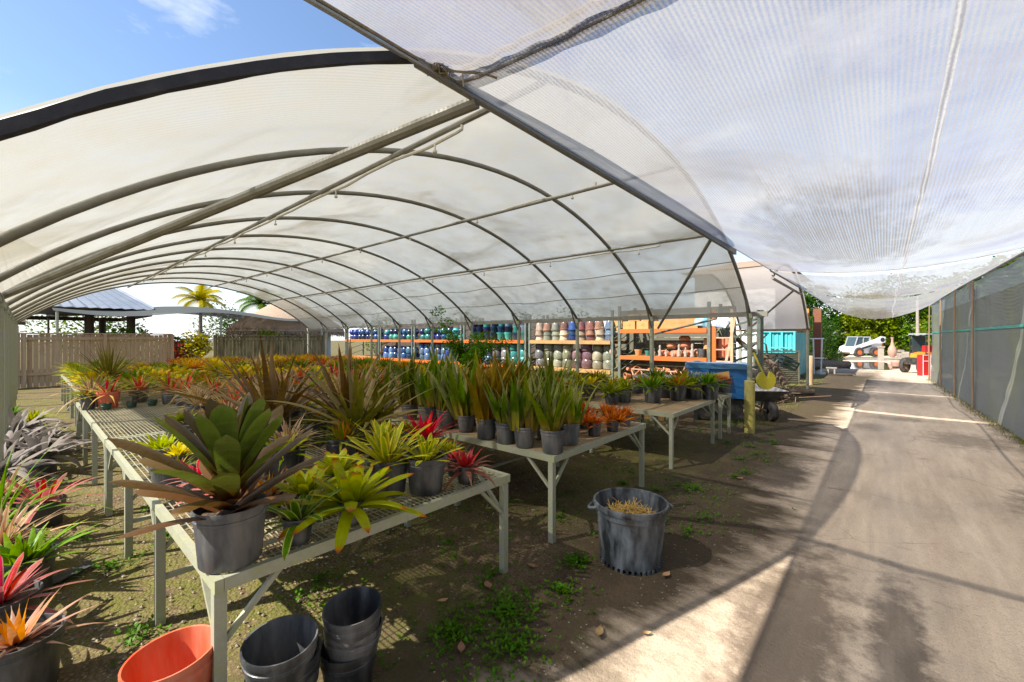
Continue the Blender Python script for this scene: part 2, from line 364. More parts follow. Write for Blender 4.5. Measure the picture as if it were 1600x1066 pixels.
pave = n.mix(n.mapr(gv.outputs['Distance'], .06, .11, .5, 0), pave, (.1, .08, .06))
tr1 = n.mapr(n.math('ABSOLUTE', n.math('SUBTRACT', X, n.math('ADD', .05, n.math('MULTIPLY', n.math('SUBTRACT', n.noise(n.coord('Object', (0, .2, 0)), 1, 2), .5), .5)))), .05, .22, .35, 0)
pave = n.mix(n.math('MULTIPLY', tr1, n.mapr(an, .3, .6)), pave, (.55, .47, .39))
crk = n.n('ShaderNodeTexVoronoi', feature='DISTANCE_TO_EDGE'); crk.inputs['Scale'].default_value = .75
wp = n.n('ShaderNodeMix', data_type='VECTOR'); wp.inputs[0].default_value = .12; n.l(co, wp.inputs[4])
nzc = n.n('ShaderNodeTexNoise'); nzc.inputs['Scale'].default_value = 3; n.l(co, nzc.inputs['Vector']); n.l(nzc.outputs['Color'], wp.inputs[5])
n.l(wp.outputs[1], crk.inputs['Vector'])
pave = n.mix(n.mapr(crk.outputs[0], .001, .004, n.mapr(n.noise(co, .8, 3), .5, .62, 0, .45), 0), pave, (.06, .045, .035))
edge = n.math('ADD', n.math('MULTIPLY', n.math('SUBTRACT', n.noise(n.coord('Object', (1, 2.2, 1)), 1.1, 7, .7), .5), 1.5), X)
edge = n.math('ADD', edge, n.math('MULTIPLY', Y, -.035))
edge = n.math('ADD', edge, n.math('ADD', n.mapr(Y, 1.6, 4.2, .14, -.36), n.mapr(Y, 4.2, 5.8, 0, .4)))  # dark soil edge bent along the tunnel's shadow line, deepening its shade by colour
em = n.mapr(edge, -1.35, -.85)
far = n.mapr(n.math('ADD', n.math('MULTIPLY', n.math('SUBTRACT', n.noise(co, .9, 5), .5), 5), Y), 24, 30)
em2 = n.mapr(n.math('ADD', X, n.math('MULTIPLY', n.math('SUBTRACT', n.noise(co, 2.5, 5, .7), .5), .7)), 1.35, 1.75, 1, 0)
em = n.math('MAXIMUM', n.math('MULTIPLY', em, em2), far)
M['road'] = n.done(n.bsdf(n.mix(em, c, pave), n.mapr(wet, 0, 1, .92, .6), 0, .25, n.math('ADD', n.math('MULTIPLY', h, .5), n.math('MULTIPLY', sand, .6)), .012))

def sheet(name, x0, x1, y0, y1, z, nx, ny, mat, amp=0.0, edge=None):
    m = MB()
    for j in range(ny + 1):
        for i in range(nx + 1):
            x = x0 + (x1 - x0) * i / nx; y = y0 + (y1 - y0) * j / ny
            if edge and i == 0: x += edge * noise.noise((y * .7, 3, 1))
            m.vert((x, y, z + amp * noise.noise((x * .8, y * .8, 0)) + amp * .4 * noise.noise((x * 4, y * 4, 5))))
    for j in range(ny):
        for i in range(nx):
            a = j * (nx + 1) + i; m.face([a, a + 1, a + nx + 2, a + nx + 1])
    return m.build(name, mat, None, True)
structure(sheet('ground', -260, 240, -60, 420, -.03, 2, 2, M['ground']))
structure(sheet('nursery_floor', -24, 1.9, -4, 12.5, -.004, 130, 90, M['ground'], .012))
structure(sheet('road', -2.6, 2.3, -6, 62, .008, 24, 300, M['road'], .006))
n = N('puddle_water'); M['water'] = n.done(n.bsdf((.10, .085, .06), .04, 0, .7, n.noise(n.coord(), 3, 2), .001))
m = MB(); c0 = m.vert((0, 0, 0)); rg = []
for k in range(40):
    a = 2 * pi * k / 40; q = 1 + .35 * noise.noise((cos(a) * 1.6, sin(a) * 1.6, 4.))
    rg.append(m.vert((cos(a) * 1.35 * q, sin(a) * 5.2 * q, 0)))
for k in range(40): m.face([c0, rg[k], rg[(k + 1) % 40]])
o = m.build('puddle', M['water']); o.location = (-.75, 34, .026); structure(o)

# ---------------------------------------------------------------- shade tunnels
def arch_z(Y, Y0=-.2, Y1=8.5, ze=2.13, za=3.77):
    u = (Y - (Y0 + Y1) / 2) / ((Y1 - Y0) / 2); u = max(-1, min(1, u))
    return za - (za - ze) * u * u * (.88 + .12 * u ** 4)
XG = -1.81; DX = 1.8; NH = 11
tun = thing('shade_tunnel', 'long arched tunnel of grey steel hoops under translucent white shade cloth', 'shade tunnel', (XG, 8.5, 0))
def P(x, y, z): return (x - XG, y - 8.5, z)
def lean(Y): return max(0, 1.44 - Y)                    # the front hoop leans back towards its left foot
def lean_pts(pts): return [(p[0] - .21 * lean(p[1] + 8.5), p[1], p[2] + .07 * lean(p[1] + 8.5)) for p in pts]
def arch_pts(x, Y0=-.2, Y1=8.5, off=0., n=36, f=arch_z):
    r = []
    for i in range(n + 1):
        u = -cos(pi * i / n) * .35 + (2 * i / n - 1) * .65
        Y = (Y0 + Y1) / 2 + u * (Y1 - Y0) / 2
        r.append(P(x, Y, f(Y) + off))
    return r
for k in range(NH):
    x = XG - DX * k
    m = MB(); m.tube(arch_pts(x) if k else lean_pts(arch_pts(x)), .028 if k else .026, 8); m.build('hoop', M['pipe'], tun, True)
    for Y in (-.2, 8.5):
        xp = x - (.34 if k == 0 and Y < 0 else 0)
        m = MB(); m.tube([P(xp, Y, -.2), P(xp, Y, 2.15)], .042, 10)
        m.box(P(xp, Y, 2.1), (.09, .09, .12)); m.build('post', M['galv'], tun)
        if Y > 0:
            m = MB(); m.tube([P(x, Y - .28, arch_z(8.22) - .03), P(x, Y, 1.86)], .018, 6); m.build('knee_brace', M['pipe'], tun)
for Y in (-.2, 8.5):
    m = MB(); m.bar(P(XG + (.28 if Y > 0 else -.3), Y, 2.12), P(XG - DX * 10 - .1, Y, 2.12), .06, .085); m.build('eave_pipe', M['pipe'], tun)
for Y in (2.35, 4.75, 6.66):
    m = MB(); m.tube([P(XG + .05, Y, min(arch_z(Y) - .06, 3.6) if Y != 6.66 else arch_z(Y) - .06), P(XG - DX * 10 - .1, Y, arch_z(Y) - .06)], .024, 8); m.build('purlin', M['pipe'], tun)
m = MB(); m.tube([P(XG, 1.32, 3.11), P(XG, 7.3, 3.06)], .022, 8); m.build('chord_pipe', M['pipe'], tun)
m = MB(); m.tube([P(XG, 1.75, 3.09), P(-7.4, -.18, 2.16)], .04, 10); m.build('diagonal_brace', M['pipe'], tun)
m = MB(); m.tube([P(XG, 6.23, 3.05), P(-3.46, 8.46, 1.9)], .025, 8); m.build('diagonal_brace', M['pipe'], tun)
m = MB(); m.tube([P(-2.35, 8.5, 2.06), P(-3.55, 8.5, 1.78)], .02, 8); m.build('diagonal_brace', M['pipe'], tun)
m = MB(); NX, NY = 176, 64                              # cloth: sags a little between hoops
for i in range(NX + 1):
    x = XG + .015 - (DX * 10 + .075) * i / NX
    fr = ((XG - x) / DX) % 1
    for j in range(NY + 1):
        u = 2 * j / NY - 1; Y = 4.15 + u * 4.39
        z = arch_z(Y) + .045 - .05 * sin(pi * fr) ** 2 + .012 * noise.noise((x * 1.5, Y * 1.5, 2)) + .014 * noise.noise((x * 3.2 + Y * 1.1, Y * .6, 6)) + .008 * noise.noise((x * 7 - Y * 2, Y * 1.5, 9))
        if abs(u) == 1: z -= .03
        wl = max(0, 1 - (XG - x) / DX); wl = min(1, wl)
        m.vert(P(x - .21 * lean(Y) * wl, Y, z + .07 * lean(Y) * wl))
for i in range(NX):
    for j in range(NY):
        a = i * (NY + 1) + j; m.face([a, a + NY + 1, a + NY + 2, a + 1])
m.build('shade_cloth', M['net_tunnel'], tun, True)
m = MB()                                               # black hem on the front hoop
pts = [p for p in lean_pts(arch_pts(XG, n=80)) if p[1] + 8.5 < 1.36]
for i, p in enumerate(pts):
    for dx, dz in ((.0, .022), (.035, .018), (.04, -.034), (.008, -.04)):
        m.vert((p[0] + dx, p[1], p[2] + dz + .009 * noise.noise((i * .5, dx * 30, 0))))
for i in range(len(pts) - 1):
    for k in range(4): a = i * 4; m.face([a + k, a + (k + 1) % 4, a + 4 + (k + 1) % 4, a + 4 + k])
m.face([3, 2, 1, 0]); q = (len(pts) - 1) * 4; m.face([q, q + 1, q + 2, q + 3])
m.build('black_hem', M['dark'], tun)
m = MB(); r = 0
for Y, z in ((7.45, None),):                           # seam ropes sewn in the cloth
    m.tube([P(XG - DX * 10 * t, Y + .02 * sin(t * 40), arch_z(Y) + .015 - .03 * sin(pi * ((t * 10) % 1)) ** 2) for t in [i / 60 for i in range(61)]], .008, 5)
m.build('seam', M['rope'], tun)
m = MB(); m.tube([P(XG - DX * 10 * t, 8.0 + .02 * sin(t * 30), arch_z(8.0) + .015 - .03 * sin(pi * ((t * 10) % 1)) ** 2) for t in [i / 60 for i in range(61)]], .008, 5)
m.build('seam', M['rope'], tun)
# yellow sleeve round the front post
m = MB(); m.lathe([(.085, -.02), (.088, .3), (.084, .62), (.086, .93), (.06, .94), (.046, .92)], 16, P(XG, 8.5, 0)); m.build('post_sleeve', M['lichen'], tun)
# irrigation pipes hung under the purlins
for Y, lab, x0, x1 in ((2.35, 'white irrigation pipe with sprinkler heads under the left roof purlin', -2.6, -17), (4.75, 'white irrigation pipe with sprinkler heads under the ridge purlin', -2.75, -17), (6.66, 'thin white irrigation pipe with sprinkler heads under the right roof purlin', -2.7, -17)):
    z = arch_z(Y) - .115
    t = thing('irrigation_pipe', lab, 'pipe', (x0, Y, z), 0, 'irrigation pipes under the tunnel roof')
    m = MB(); m.tube([(0, 0, .04), (0, 0, 0), (-.05, 0, -.005)] + [(-(x0 - x1) * i / 30, .015 * sin(i * 1.7), -.012 * sin(i * 2.1)) for i in range(1, 31)], .014, 6); m.build('pipe', M['pvc'], t)
    for i in range(8):
        m = MB(); x = -.35 - i * 1.8; m.tube([(x, 0, -.01), (x, 0, -.075)], .009, 6); m.lathe([(.008, -.1), (.02, -.09), (.02, -.075)], 8, (x, 0, 0)); m.build('sprinkler', M['pvc'], t)

# second tunnel: one bay, further along the drive
def arch2(Y): return arch_z(Y, 9.15, 16.1, 1.96, 3.5)
t2 = thing('shade_tunnel', 'short second shade tunnel with dusty pinkish cloth beside the drive', 'shade tunnel', (XG, 8.5, 0))
for k, x in enumerate((XG, XG - 1.9)):
    m = MB(); m.tube([p for p in arch_pts(x, 9.15, 16.1, 0, 60, arch2) if p[1] + 8.5 > (10.55 if k == 0 else 11)], .033, 8); m.build('hoop', M['pipe'], t2, True)
    for Y in (16.1,):
        m = MB(); m.tube([P(x, Y, -.2), P(x, Y, 1.98)], .04, 8); m.build('post', M['galv'], t2)
m = MB(); m.bar(P(XG + .1, 16.1, 1.95), P(XG - 2.1, 16.1, 1.95), .07, .07); m.build('eave_pipe', M['rust'], t2)
m = MB(); m.tube([P(XG, 10.55, 2.98), P(XG, 14.6, 2.95)], .03, 8); m.build('chord_pipe', M['pipe'], t2)
m = MB(); m.tube([P(XG, 13.4, 2.96), P(-3.7, 16.05, 1.75)], .028, 8); m.build('diagonal_brace', M['pipe'], t2)
m = MB()
for i in range(9):
    for j in range(31):
        u = j / 30; Y = 11.2 + u * 4.93; m.vert(P(XG + .05 - 1.98 * i / 8, Y, arch2(min(Y, 16.1)) + .04 - .04 * sin(pi * i / 8)))
for i in range(8):
    for j in range(30): a = i * 31 + j; m.face([a, a + 31, a + 32, a + 1])
n = net_mat('dusty_cloth', (.62, .55, .49), .9, (.42, .36, .3), .6, (1, 0, 0), .03, .5, (.6, .6, .6), (1, 1, 1), .05)
m.build('shade_cloth', n, t2, True)

# ---------------------------------------------------------------- cloth over the drive, its cables and fence
def fx(Y): return 1.73 - .026 * (Y - 11)
XL = -1.80
bays = [(-4, 1.66, .2, .115, .3, 'near pale shade cloth overhead at the top of the photo, before the rope'), (1.56, 9.94, .1, .24, .42, 'wide pale shade cloth sagging over the drive beside the long tunnel'),
        (10.22, 14.95, .26, .36, .42, 'pale shade cloth over the middle of the drive beside the second tunnel'), (15.08, 20, .36, .74, .52, 'farthest shade cloth sagging low over the end of the drive')]
for b, (y0, y1, s0, s1, sm, lab) in enumerate(bays):
    t = thing('drive_shade_cloth', lab, 'shade cloth', (XL, y0, 0), 0, 'shade cloths over the drive')
    m = MB(); nx, ny = 40, max(30, int((y1 - y0) * 9))
    def zz(s, q):
        A = (s0 * (1 - q) + s1 * q) + (sm - (s0 + s1) / 2) * sin(pi * q)
        return 3.12 - A * (4 * s * (1 - s)) ** .85
    for j in range(ny + 1):
        q = j / ny
        for i in range(nx + 1):
            s = i / nx; y = y0 + (y1 - y0) * q
            if b in (1, 2, 3) and j in (0, ny): y += (.025 if j == 0 else -.025) * noise.noise((s * 9, b, j)) 
            x = XL + (fx(y) - XL) * s
            wr = .022 * noise.noise((x * 3, y * .7, b)) + .012 * noise.noise((x * 9, y * 1.1, b + 3)) * (1 + 1.5 * abs(2 * q - 1) ** 3)
            wr += .03 * noise.noise((x * .8, y * 4.0, b + 7)) * (.3 if b < 2 else .9)
            m.vert((x - XL, y - y0, zz(s, q) + wr * max(0, sin(pi * s)) ** .5 * (sin(pi * min(1, q * 12) / 2) if b == 1 else 1) + (.018 if b == 0 else 0)))
    for j in range(ny):
        for i in range(nx): a = j * (nx + 1) + i; m.face([a, a + 1, a + nx + 2, a + nx + 1])
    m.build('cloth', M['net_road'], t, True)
    m = MB()
    for i in range(61):
        q = i / 60; xx = .2 + .02 * sin(q * 9)
        for d_ in (-.016, .016): m.vert((xx + d_ - XL, (y1 - y0) * q, zz((xx + d_ - XL) / (fx(y0 + (y1 - y0) * q) - XL), q) - .012 + .0))
    for i in range(60): a = i * 2; m.face([a, a + 1, a + 3, a + 2])
    m.build('seam', M['net_seam'], t)
    m = MB()                                           # folded grey hem along the left cable
    rows = 30
    for j in range(rows + 1):
        q = j / rows; wq = .018 + .075 * q ** 2 if b == 1 else .014
        yy = (y1 - y0) * q
        for dx, dz in ((-.012, .012), (.006 + wq * .3, .0), (.01 + wq * .25, -wq), (-.012, -wq * .9)): m.vert((dx, yy, 3.11 + dz + .006 * noise.noise((yy * 6, dx * 20, b))))
    for j in range(rows):
        for k in range(4): a = j * 4; m.face([a + k, a + (k + 1) % 4, a + 4 + (k + 1) % 4, a + 4 + k])
    m.face([3, 2, 1, 0]); a = rows * 4; m.face([a, a + 1, a + 2, a + 3])
    if b == 1:
        for v in m.v: v.y *= .70
    m.build('hem', M['net_hem'], t)
for (xa, ya, za, xb, yb, zb, r, lab) in ((XL, -4, 3.13, XL, 20, 3.12, .009, 'long steel cable along the left edge of the drive cloths'),):
    m = MB(); m.tube([(xa, ya, za), (xb, yb, zb)], r, 6); tag(m.build('cable', M['rope']), lab, 'cable')
for yy, lab, sg in ((1.585, 'rope crossing over the drive at the knot of the nearest two cloths', .1), (10.06, 'cable crossing the drive between the second and third cloths', .22), (15.02, 'cable crossing the drive before the farthest cloth', .34)):
    m = MB(); m.tube([(XL + (fx(yy) - XL) * i / 24, yy + .02 * (i > 0), 3.12 - sg * (4 * i / 24 * (1 - i / 24)) + .0) for i in range(25)], .008, 6)
    tag(m.build('cross_cable', M['rope']), lab, 'cable', 'cables across the drive')
m = MB(); m.tube([(XL + (fx(1.6) - XL) * i / 90, 1.55 + .02 * noise.noise((i * .5, 0, 0)), 3.155 - .1 * (4 * i / 90 * (1 - i / 90)) + .012 * noise.noise((i * .8, 5, 0))) for i in range(91)], [.013 + .006 * noise.noise((i * .9, 2, 2)) for i in range(91)], 6)
tag(m.build('lacing', M['rope']), 'frayed tan lacing gathering the cloth edge above the crossing rope', 'rope')
m = MB()
for k in range(7):
    a = k * .9; m.tube([(.05 * cos(a + i * .9), .05 * sin(a * 2 + i * .9), .03 * sin(a + i * 1.4)) for i in range(9)], .005, 5)
m.tube([(0, 0, 0), (.2, .16, -.03), (.24, .2, -.05)], .007, 5)
m.tube([(.1, .08, -.02), (.11, .08, -.1)], .004, 5)
o = m.build('wire_knot', M['rope']); o.location = (XG + .02, 1.45, 3.13); tag(o, 'tangled wire knot where hoop, hem and rope meet', 'knot')

fen = thing('netted_fence', 'tall fence of dark shade cloth on wooden stakes along the right of the drive', 'fence', (fx(0), 0, 0))
def FP(y, z, off=0): return (fx(y) - fx(0) + off, y, z)
def strip(y0, y1, z0, z1, amp, off=0, ny=220, nz=14):
    m = MB()
    for j in range(ny + 1):
        y = y0 + (y1 - y0) * j / ny; ph = abs(sin(pi * (y - 1) / 2.45))
        for i in range(nz + 1):
            z = z0 + (z1 - z0) * i / nz
            sl = .05 * ph * sin(pi * (z - .0) / 3.1) + amp * noise.noise((y * 1.2, z * 6, 0)) + amp * .6 * noise.noise((y * 3, z * 2.2 - y * .9, 4))
            m.vert(FP(y, z - (.05 * ph if z > 3 else 0), sl + off))
    for j in range(ny):
        for i in range(nz): a = j * (nz + 1) + i; m.face([a, a + 1, a + nz + 2, a + nz + 1])
    return m
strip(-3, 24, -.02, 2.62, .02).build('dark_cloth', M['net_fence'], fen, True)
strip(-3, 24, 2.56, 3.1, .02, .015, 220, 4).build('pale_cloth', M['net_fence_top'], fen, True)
m = strip(-3, 24, 1.88, 1.93, .02, -.012, 220, 2); m.build('teal_strip', M['strip'], fen, True)
for k, y in enumerate((-1.5, 2.5, 6.3, 10.4, 14.9, 17.6, 20.6, 23.9)):
    m = MB(); m.tube([FP(y, -.1, -.045), FP(y + .01, 1.5, -.05), FP(y, 3.0 + .1 * R.random(), -.04)], [.026, .023, .02], 8); m.build('post', M['stake'], fen)
m = MB(); m.tube([FP(y, 3.1, -.01) for y in (-3, 5, 12, 24)], .03, 8); m.build('top_rail', M['pipe'], fen)
m = MB()
for k in range(3):
    pts = [Vector(FP(14.95 + .12 * noise.noise((i, k, 0)), 3.0 - .08 * i, -.1 - .03 * i * (k - 1))) for i in range(6)]
    m.tube(pts, .04 - .012 * k, 5)
m.build('torn_rag', M['net_fence_top'], fen)

# ---------------------------------------------------------------- leaves, rosettes, pots
def rosette(m, n, L, W, a0, a1, droop, rng, r0=.015, seg=6, tip='round', fold=.28, lvar=.18, kpow=.8, z0=0, base=.85, twist=.25, inner_len=.55, wav=0, stem=0):
    for i in range(n):
        k = i / max(1, n - 1); az = i * 2.39996 + rng.uniform(-.25, .25)
        ln = L * (inner_len + (1 - inner_len) * min(1, k * 1.6)) * rng.uniform(1 - lvar, 1 + lvar * .6)
        th = radians(a0 + (a1 - a0) * k ** kpow) + rng.uniform(-.1, .1)
        dr = radians(droop) * (.35 + .65 * k) * rng.uniform(.6, 1.35)
        ww = W * rng.uniform(.85, 1.12); tw = rng.uniform(-twist, twist); lr = rng.random()
        S0 = Vector((-sin(az), cos(az), 0)); p = Vector((cos(az) * r0 * (.4 + k), sin(az) * r0 * (.4 + k), z0 - .01 + stem * (1 - k))); rad = Vector((cos(az), sin(az), 0))
        prev = None
        for j in range(seg + 1):
            t = j / seg; a = th + dr * t ** 1.5
            T = rad * sin(a) + Vector((0, 0, cos(a)))
            Nn = S0.cross(T); sa = tw * t
            S = S0 * cos(sa) + Nn * sin(sa); Nn = S.cross(T)
            if tip == 'round': wd = ww * min(base + t * .5, 1) * sqrt(max(0, 1 - t ** 7)) * (1 - .12 * t)
            elif tip == 'strap': wd = ww * (base + (1 - base) * sin(pi * min(1, t * 1.3 + .1))) * (1 - t ** 3)
            else: wd = ww * (base * (1 - t) + .9 * sin(pi * min(1, t ** .8)) * .55) * (1 - t ** 2.5)
            if j == seg: wd = ww * .05
            f = fold * (1 - .4 * t); wv = wav * sin(j * 2.1 + lr * 9) * t
            q = (m.vert(p - S * wd + Nn * (f * wd + wv * wd), lt=t, ls=1, lr=lr, lk=k), m.vert(p, lt=t, ls=0, lr=lr, lk=k), m.vert(p + S * wd + Nn * (f * wd - wv * wd), lt=t, ls=1, lr=lr, lk=k))
            if prev: m.face([prev[0], prev[1], q[1], q[0]]); m.face([prev[1], prev[2], q[2], q[1]])
            prev = q; p = p + T * (ln / seg)
KIND = {}
def kind(name, mat, variants, **kw):
    nv = variants; cl = kw.pop('clump', 1); spread = kw.pop('spread', .05)
    meshes = []
    for v in range(nv):
        m = MB(); rg = random.Random(hash(name) % 1 + v * 13 + len(name) * 7 + sum(map(ord, name)))
        for q in range(cl):
            m.M = Matrix.Translation((rg.uniform(-1, 1) * spread, rg.uniform(-1, 1) * spread, 0)) @ Matrix.Rotation(rg.uniform(0, 6), 4, 'Z') @ Matrix.Rotation(rg.uniform(-.15, .15), 4, 'X') if cl > 1 else None
            rosette(m, rng=rg, **kw)
        meshes.append(m.mesh('foliage', mat, True))
    KIND[name] = meshes
G = leaf_mat
kind('giant', G('giant_leaf', (.12, .03, .01), (.15, .21, .055), (.21, .26, .10), outer=(.095, .022, .009), under=(.085, .036, .012), trans=.16, rough=.28, rand=.03), 1, n=34, L=.47, W=.058, a0=5, a1=70, droop=36, tip='round', seg=10, r0=.02, fold=.28, inner_len=.7, kpow=.85, base=.6, stem=.24, twist=.35)
kind('chartreuse', G('chartreuse_leaf', (.30, .36, .06), (.42, .46, .025), (.6, .05, .09), trans=.35, rough=.3, spot=None, rand=.03), 1, n=34, L=.36, W=.036, a0=8, a1=92, droop=55, tip='round', seg=10, r0=.02, fold=.25, inner_len=.5, kpow=.85)
kind('edged', G('cream_edged_leaf', (.2, .3, .04), (.12, .25, .02), (.16, .28, .03), margin=(.6, .6, .22), mw=.66, rand=.05), 2, n=18, L=.26, W=.024, a0=10, a1=88, droop=75, tip='round', seg=9, r0=.012, inner_len=.5)
kind('yellowstripe', G('yellow_striped_leaf', (.4, .38, .08), (.30, .37, .03), (.36, .38, .05), margin=(.66, .55, .14), mw=.5, rand=.08), 2, n=32, L=.33, W=.02, a0=5, a1=78, droop=42, tip='round', seg=8, r0=.015, kpow=1)
kind('magenta', G('magenta_leaf', (.62, .03, .06), (.42, .08, .085), (.42, .16, .13), inner=(.72, .02, .04), ik=.25, rand=.1), 2, n=26, L=.36, W=.022, a0=12, a1=85, droop=38, tip='acute', seg=8, r0=.012)
kind('rose', G('dusty_rose_leaf', (.42, .12, .09), (.30, .14, .11), (.25, .13, .09), inner=(.5, .10, .10), ik=.2, rand=.1), 2, n=28, L=.25, W=.022, a0=10, a1=92, droop=75, tip='acute', seg=9, r0=.014)
kind('bronze', G('bronze_strap_leaf', (.2, .15, .05), (.17, .11, .04), (.12, .055, .028), under=(.18, .11, .045), rand=.1, trans=.2, rough=.33), 3, n=32, L=.84, W=.03, a0=4, a1=72, droop=38, twist=.7, tip='strap', seg=9, r0=.02, fold=.45, lvar=.38, inner_len=.8, kpow=1.0)
kind('olivestrap', G('olive_strap_leaf', (.22, .24, .045), (.2, .18, .04), (.13, .08, .035), under=(.22, .17, .06), rand=.1, trans=.25), 2, n=26, L=.78, W=.037, a0=6, a1=76, droop=38, twist=.6, tip='strap', seg=9, r0=.02, fold=.4, lvar=.32, inner_len=.75)
kind('upright', G('upright_green_leaf', (.5, .36, .12), (.14, .20, .03), (.34, .29, .07), under=(.21, .21, .06), rand=.3, trans=.32, rough=.3), 4, n=8, L=.45, W=.036, a0=2, a1=20, droop=28, tip='strap', seg=8, r0=.02, fold=.55, clump=3, spread=.055, lvar=.38, inner_len=.7, base=.6, twist=.7)
kind('uprightred', G('upright_coppery_leaf', (.45, .24, .07), (.28, .18, .05), (.45, .19, .07), rand=.25, trans=.32), 2, n=7, L=.46, W=.032, a0=2, a1=20, droop=28, tip='strap', seg=8, r0=.02, fold=.55, clump=3, spread=.05, lvar=.38, inner_len=.7, twist=.7)
kind('orange', G('orange_leaf', (.24, .24, .03), (.62, .30, .025), (.72, .26, .04), inner=(.62, .45, .03), ik=.25, rand=.35, trans=.38), 4, n=18, L=.21, W=.017, a0=8, a1=78, droop=42, tip='acute', seg=5, r0=.01, clump=3, spread=.07)
kind('coral', G('coral_leaf', (.42, .22, .06), (.6, .2, .09), (.62, .24, .14), inner=(.62, .16, .06), ik=.2, rand=.2, trans=.38), 3, n=18, L=.19, W=.013, a0=8, a1=80, droop=35, tip='acute', seg=6, r0=.01, clump=4, spread=.07)
kind('lime', G('lime_leaf', (.24, .3, .035), (.33, .37, .025), (.46, .38, .05), rand=.25, trans=.38), 4, n=22, L=.29, W=.02, a0=6, a1=84, droop=48, tip='acute', seg=7, r0=.012, clump=2, spread=.05, twist=.5)
kind('yellow', G('yellow_leaf', (.42, .40, .03), (.68, .54, .015), (.68, .46, .03), rand=.18, trans=.4), 3, n=22, L=.28, W=.024, a0=8, a1=85, droop=52, tip='round', seg=7, r0=.012, clump=2, spread=.05)
kind('green', G('green_leaf', (.2, .26, .03), (.125, .21, .025), (.3, .25, .055), rand=.28, trans=.32), 4, n=22, L=.31, W=.021, a0=6, a1=80, droop=45, tip='strap', seg=7, r0=.012, clump=2, spread=.04, twist=.5)
kind('greenred', G('green_copper_leaf', (.36, .16, .06), (.2, .24, .035), (.40, .22, .06), inner=(.42, .22, .05), ik=.1, rand=.28, trans=.32), 4, n=22, L=.29, W=.018, a0=6, a1=84, droop=48, tip='strap', seg=7, r0=.012, clump=2, spread=.05, twist=.5)
kind('star', G('pink_star_leaf', (.62, .06, .08), (.40, .34, .13), (.28, .27, .07), inner=(.7, .04, .07), ik=.05, midrib=(.55, .24, .18), rand=.15), 3, n=34, L=.60, W=.015, a0=12, a1=92, droop=55, tip='acute', seg=9, r0=.012, lvar=.32, base=1, twist=.5)
kind('pinkstrip', G('pink_striped_leaf', (.46, .16, .12), (.46, .27, .18), (.38, .30, .12), margin=(.56, .5, .3), mw=.55, rand=.2), 3, n=26, L=.46, W=.016, a0=10, a1=92, droop=70, tip='acute', seg=9, r0=.012, lvar=.32, clump=2, spread=.07, twist=.5)
kind('silver', G('silver_grey_leaf', (.16, .14, .12), (.27, .25, .23), (.32, .29, .25), under=(.2, .17, .15), rand=.2, trans=.2, rough=.5), 3, n=28, L=.58, W=.042, a0=8, a1=92, droop=100, tip='strap', seg=11, r0=.03, fold=.5, lvar=.35, wav=.4, twist=.9)
kind('grassy', G('grassy_leaf', (.2, .27, .05), (.14, .26, .025), (.2, .25, .04), rand=.06, trans=.35), 2, n=34, L=.72, W=.015, a0=4, a1=70, droop=70, tip='strap', seg=10, r0=.02, fold=.5, lvar=.35, inner_len=.7)
kind('redground', G('crimson_leaf', (.48, .06, .08), (.40, .16, .15), (.36, .26, .17), inner=(.6, .03, .06), ik=.15, margin=(.45, .3, .24), mw=.7, rand=.12), 3, n=30, L=.38, W=.022, a0=10, a1=90, droop=50, tip='round', seg=9, r0=.015, lvar=.28)
kind('peach', G('peach_leaf', (.5, .24, .15), (.52, .34, .25), (.44, .27, .17), inner=(.62, .3, .1), ik=.2, rand=.12), 2, n=30, L=.38, W=.021, a0=10, a1=84, droop=38, tip='acute', seg=8, r0=.015, lvar=.3)
kind('spiky', G('spiky_olive_leaf', (.2, .17, .05), (.17, .15, .035), (.26, .16, .05), rand=.05), 1, n=60, L=.85, W=.014, a0=3, a1=75, droop=12, tip='acute', seg=6, r0=.02, fold=.5, lvar=.25, inner_len=.8)
kind('darkred', G('maroon_leaf', (.08, .04, .025), (.16, .05, .03), (.24, .08, .045), rand=.1), 2, n=34, L=.6, W=.02, a0=6, a1=80, droop=22, tip='acute', seg=6, r0=.02, lvar=.3)
kind('sprout', G('tiny_peach_leaf', (.4, .3, .1), (.55, .3, .15), (.5, .25, .1), rand=.1), 1, n=9, L=.10, W=.01, a0=20, a1=75, droop=30, tip='acute', seg=5)

def pot_mesh(name, r, h, mat, ribs=0, rim=.03, soil=True, n=28, taper=.8):
    m = MB()
    pr = [(r * taper * .96, .0), (r * taper, .006), (r * taper * 1.0 + (r - r * taper) * .45, h * .45), (r * .97, h - rim * 2.3), (r * 1.0, h - rim * 2.2), (r * 1.005, h - rim * 1.7), (r * .98, h - rim * 1.6), (r * .985, h - rim), (r * 1.03, h - rim + .002), (r * 1.045, h - rim * .5), (r * 1.035, h), (r * .985, h - .001), (r * .955, h - rim), (r * .9, h * .4), (r * taper * .9, .02)]
    m.lathe(pr, n, (0, 0, 0), ribs, .02 if ribs else 0); m.face([m.v.__len__() - n + k for k in range(n)])
    me = [m.mesh(name, mat, 'auto')]
    if soil:
        m = MB(); rg = random.Random(int(r * 1000)); rr = r * .94; rings = []
        for j, q in enumerate((.25, .6, 1)):
            rings.append([m.vert((rr * q * cos(2 * pi * k / 16), rr * q * sin(2 * pi * k / 16), h * .86 + rg.uniform(-.006, .008) + .012 * (1 - q))) for k in range(16)])
        for a, b in zip(rings, rings[1:]):
            for k in range(16): m.face([a[k], a[(k + 1) % 16], b[(k + 1) % 16], b[k]])
        m.face(rings[0]); me.append(m.mesh('soil', M['soil'], True))
    return me, h * .86
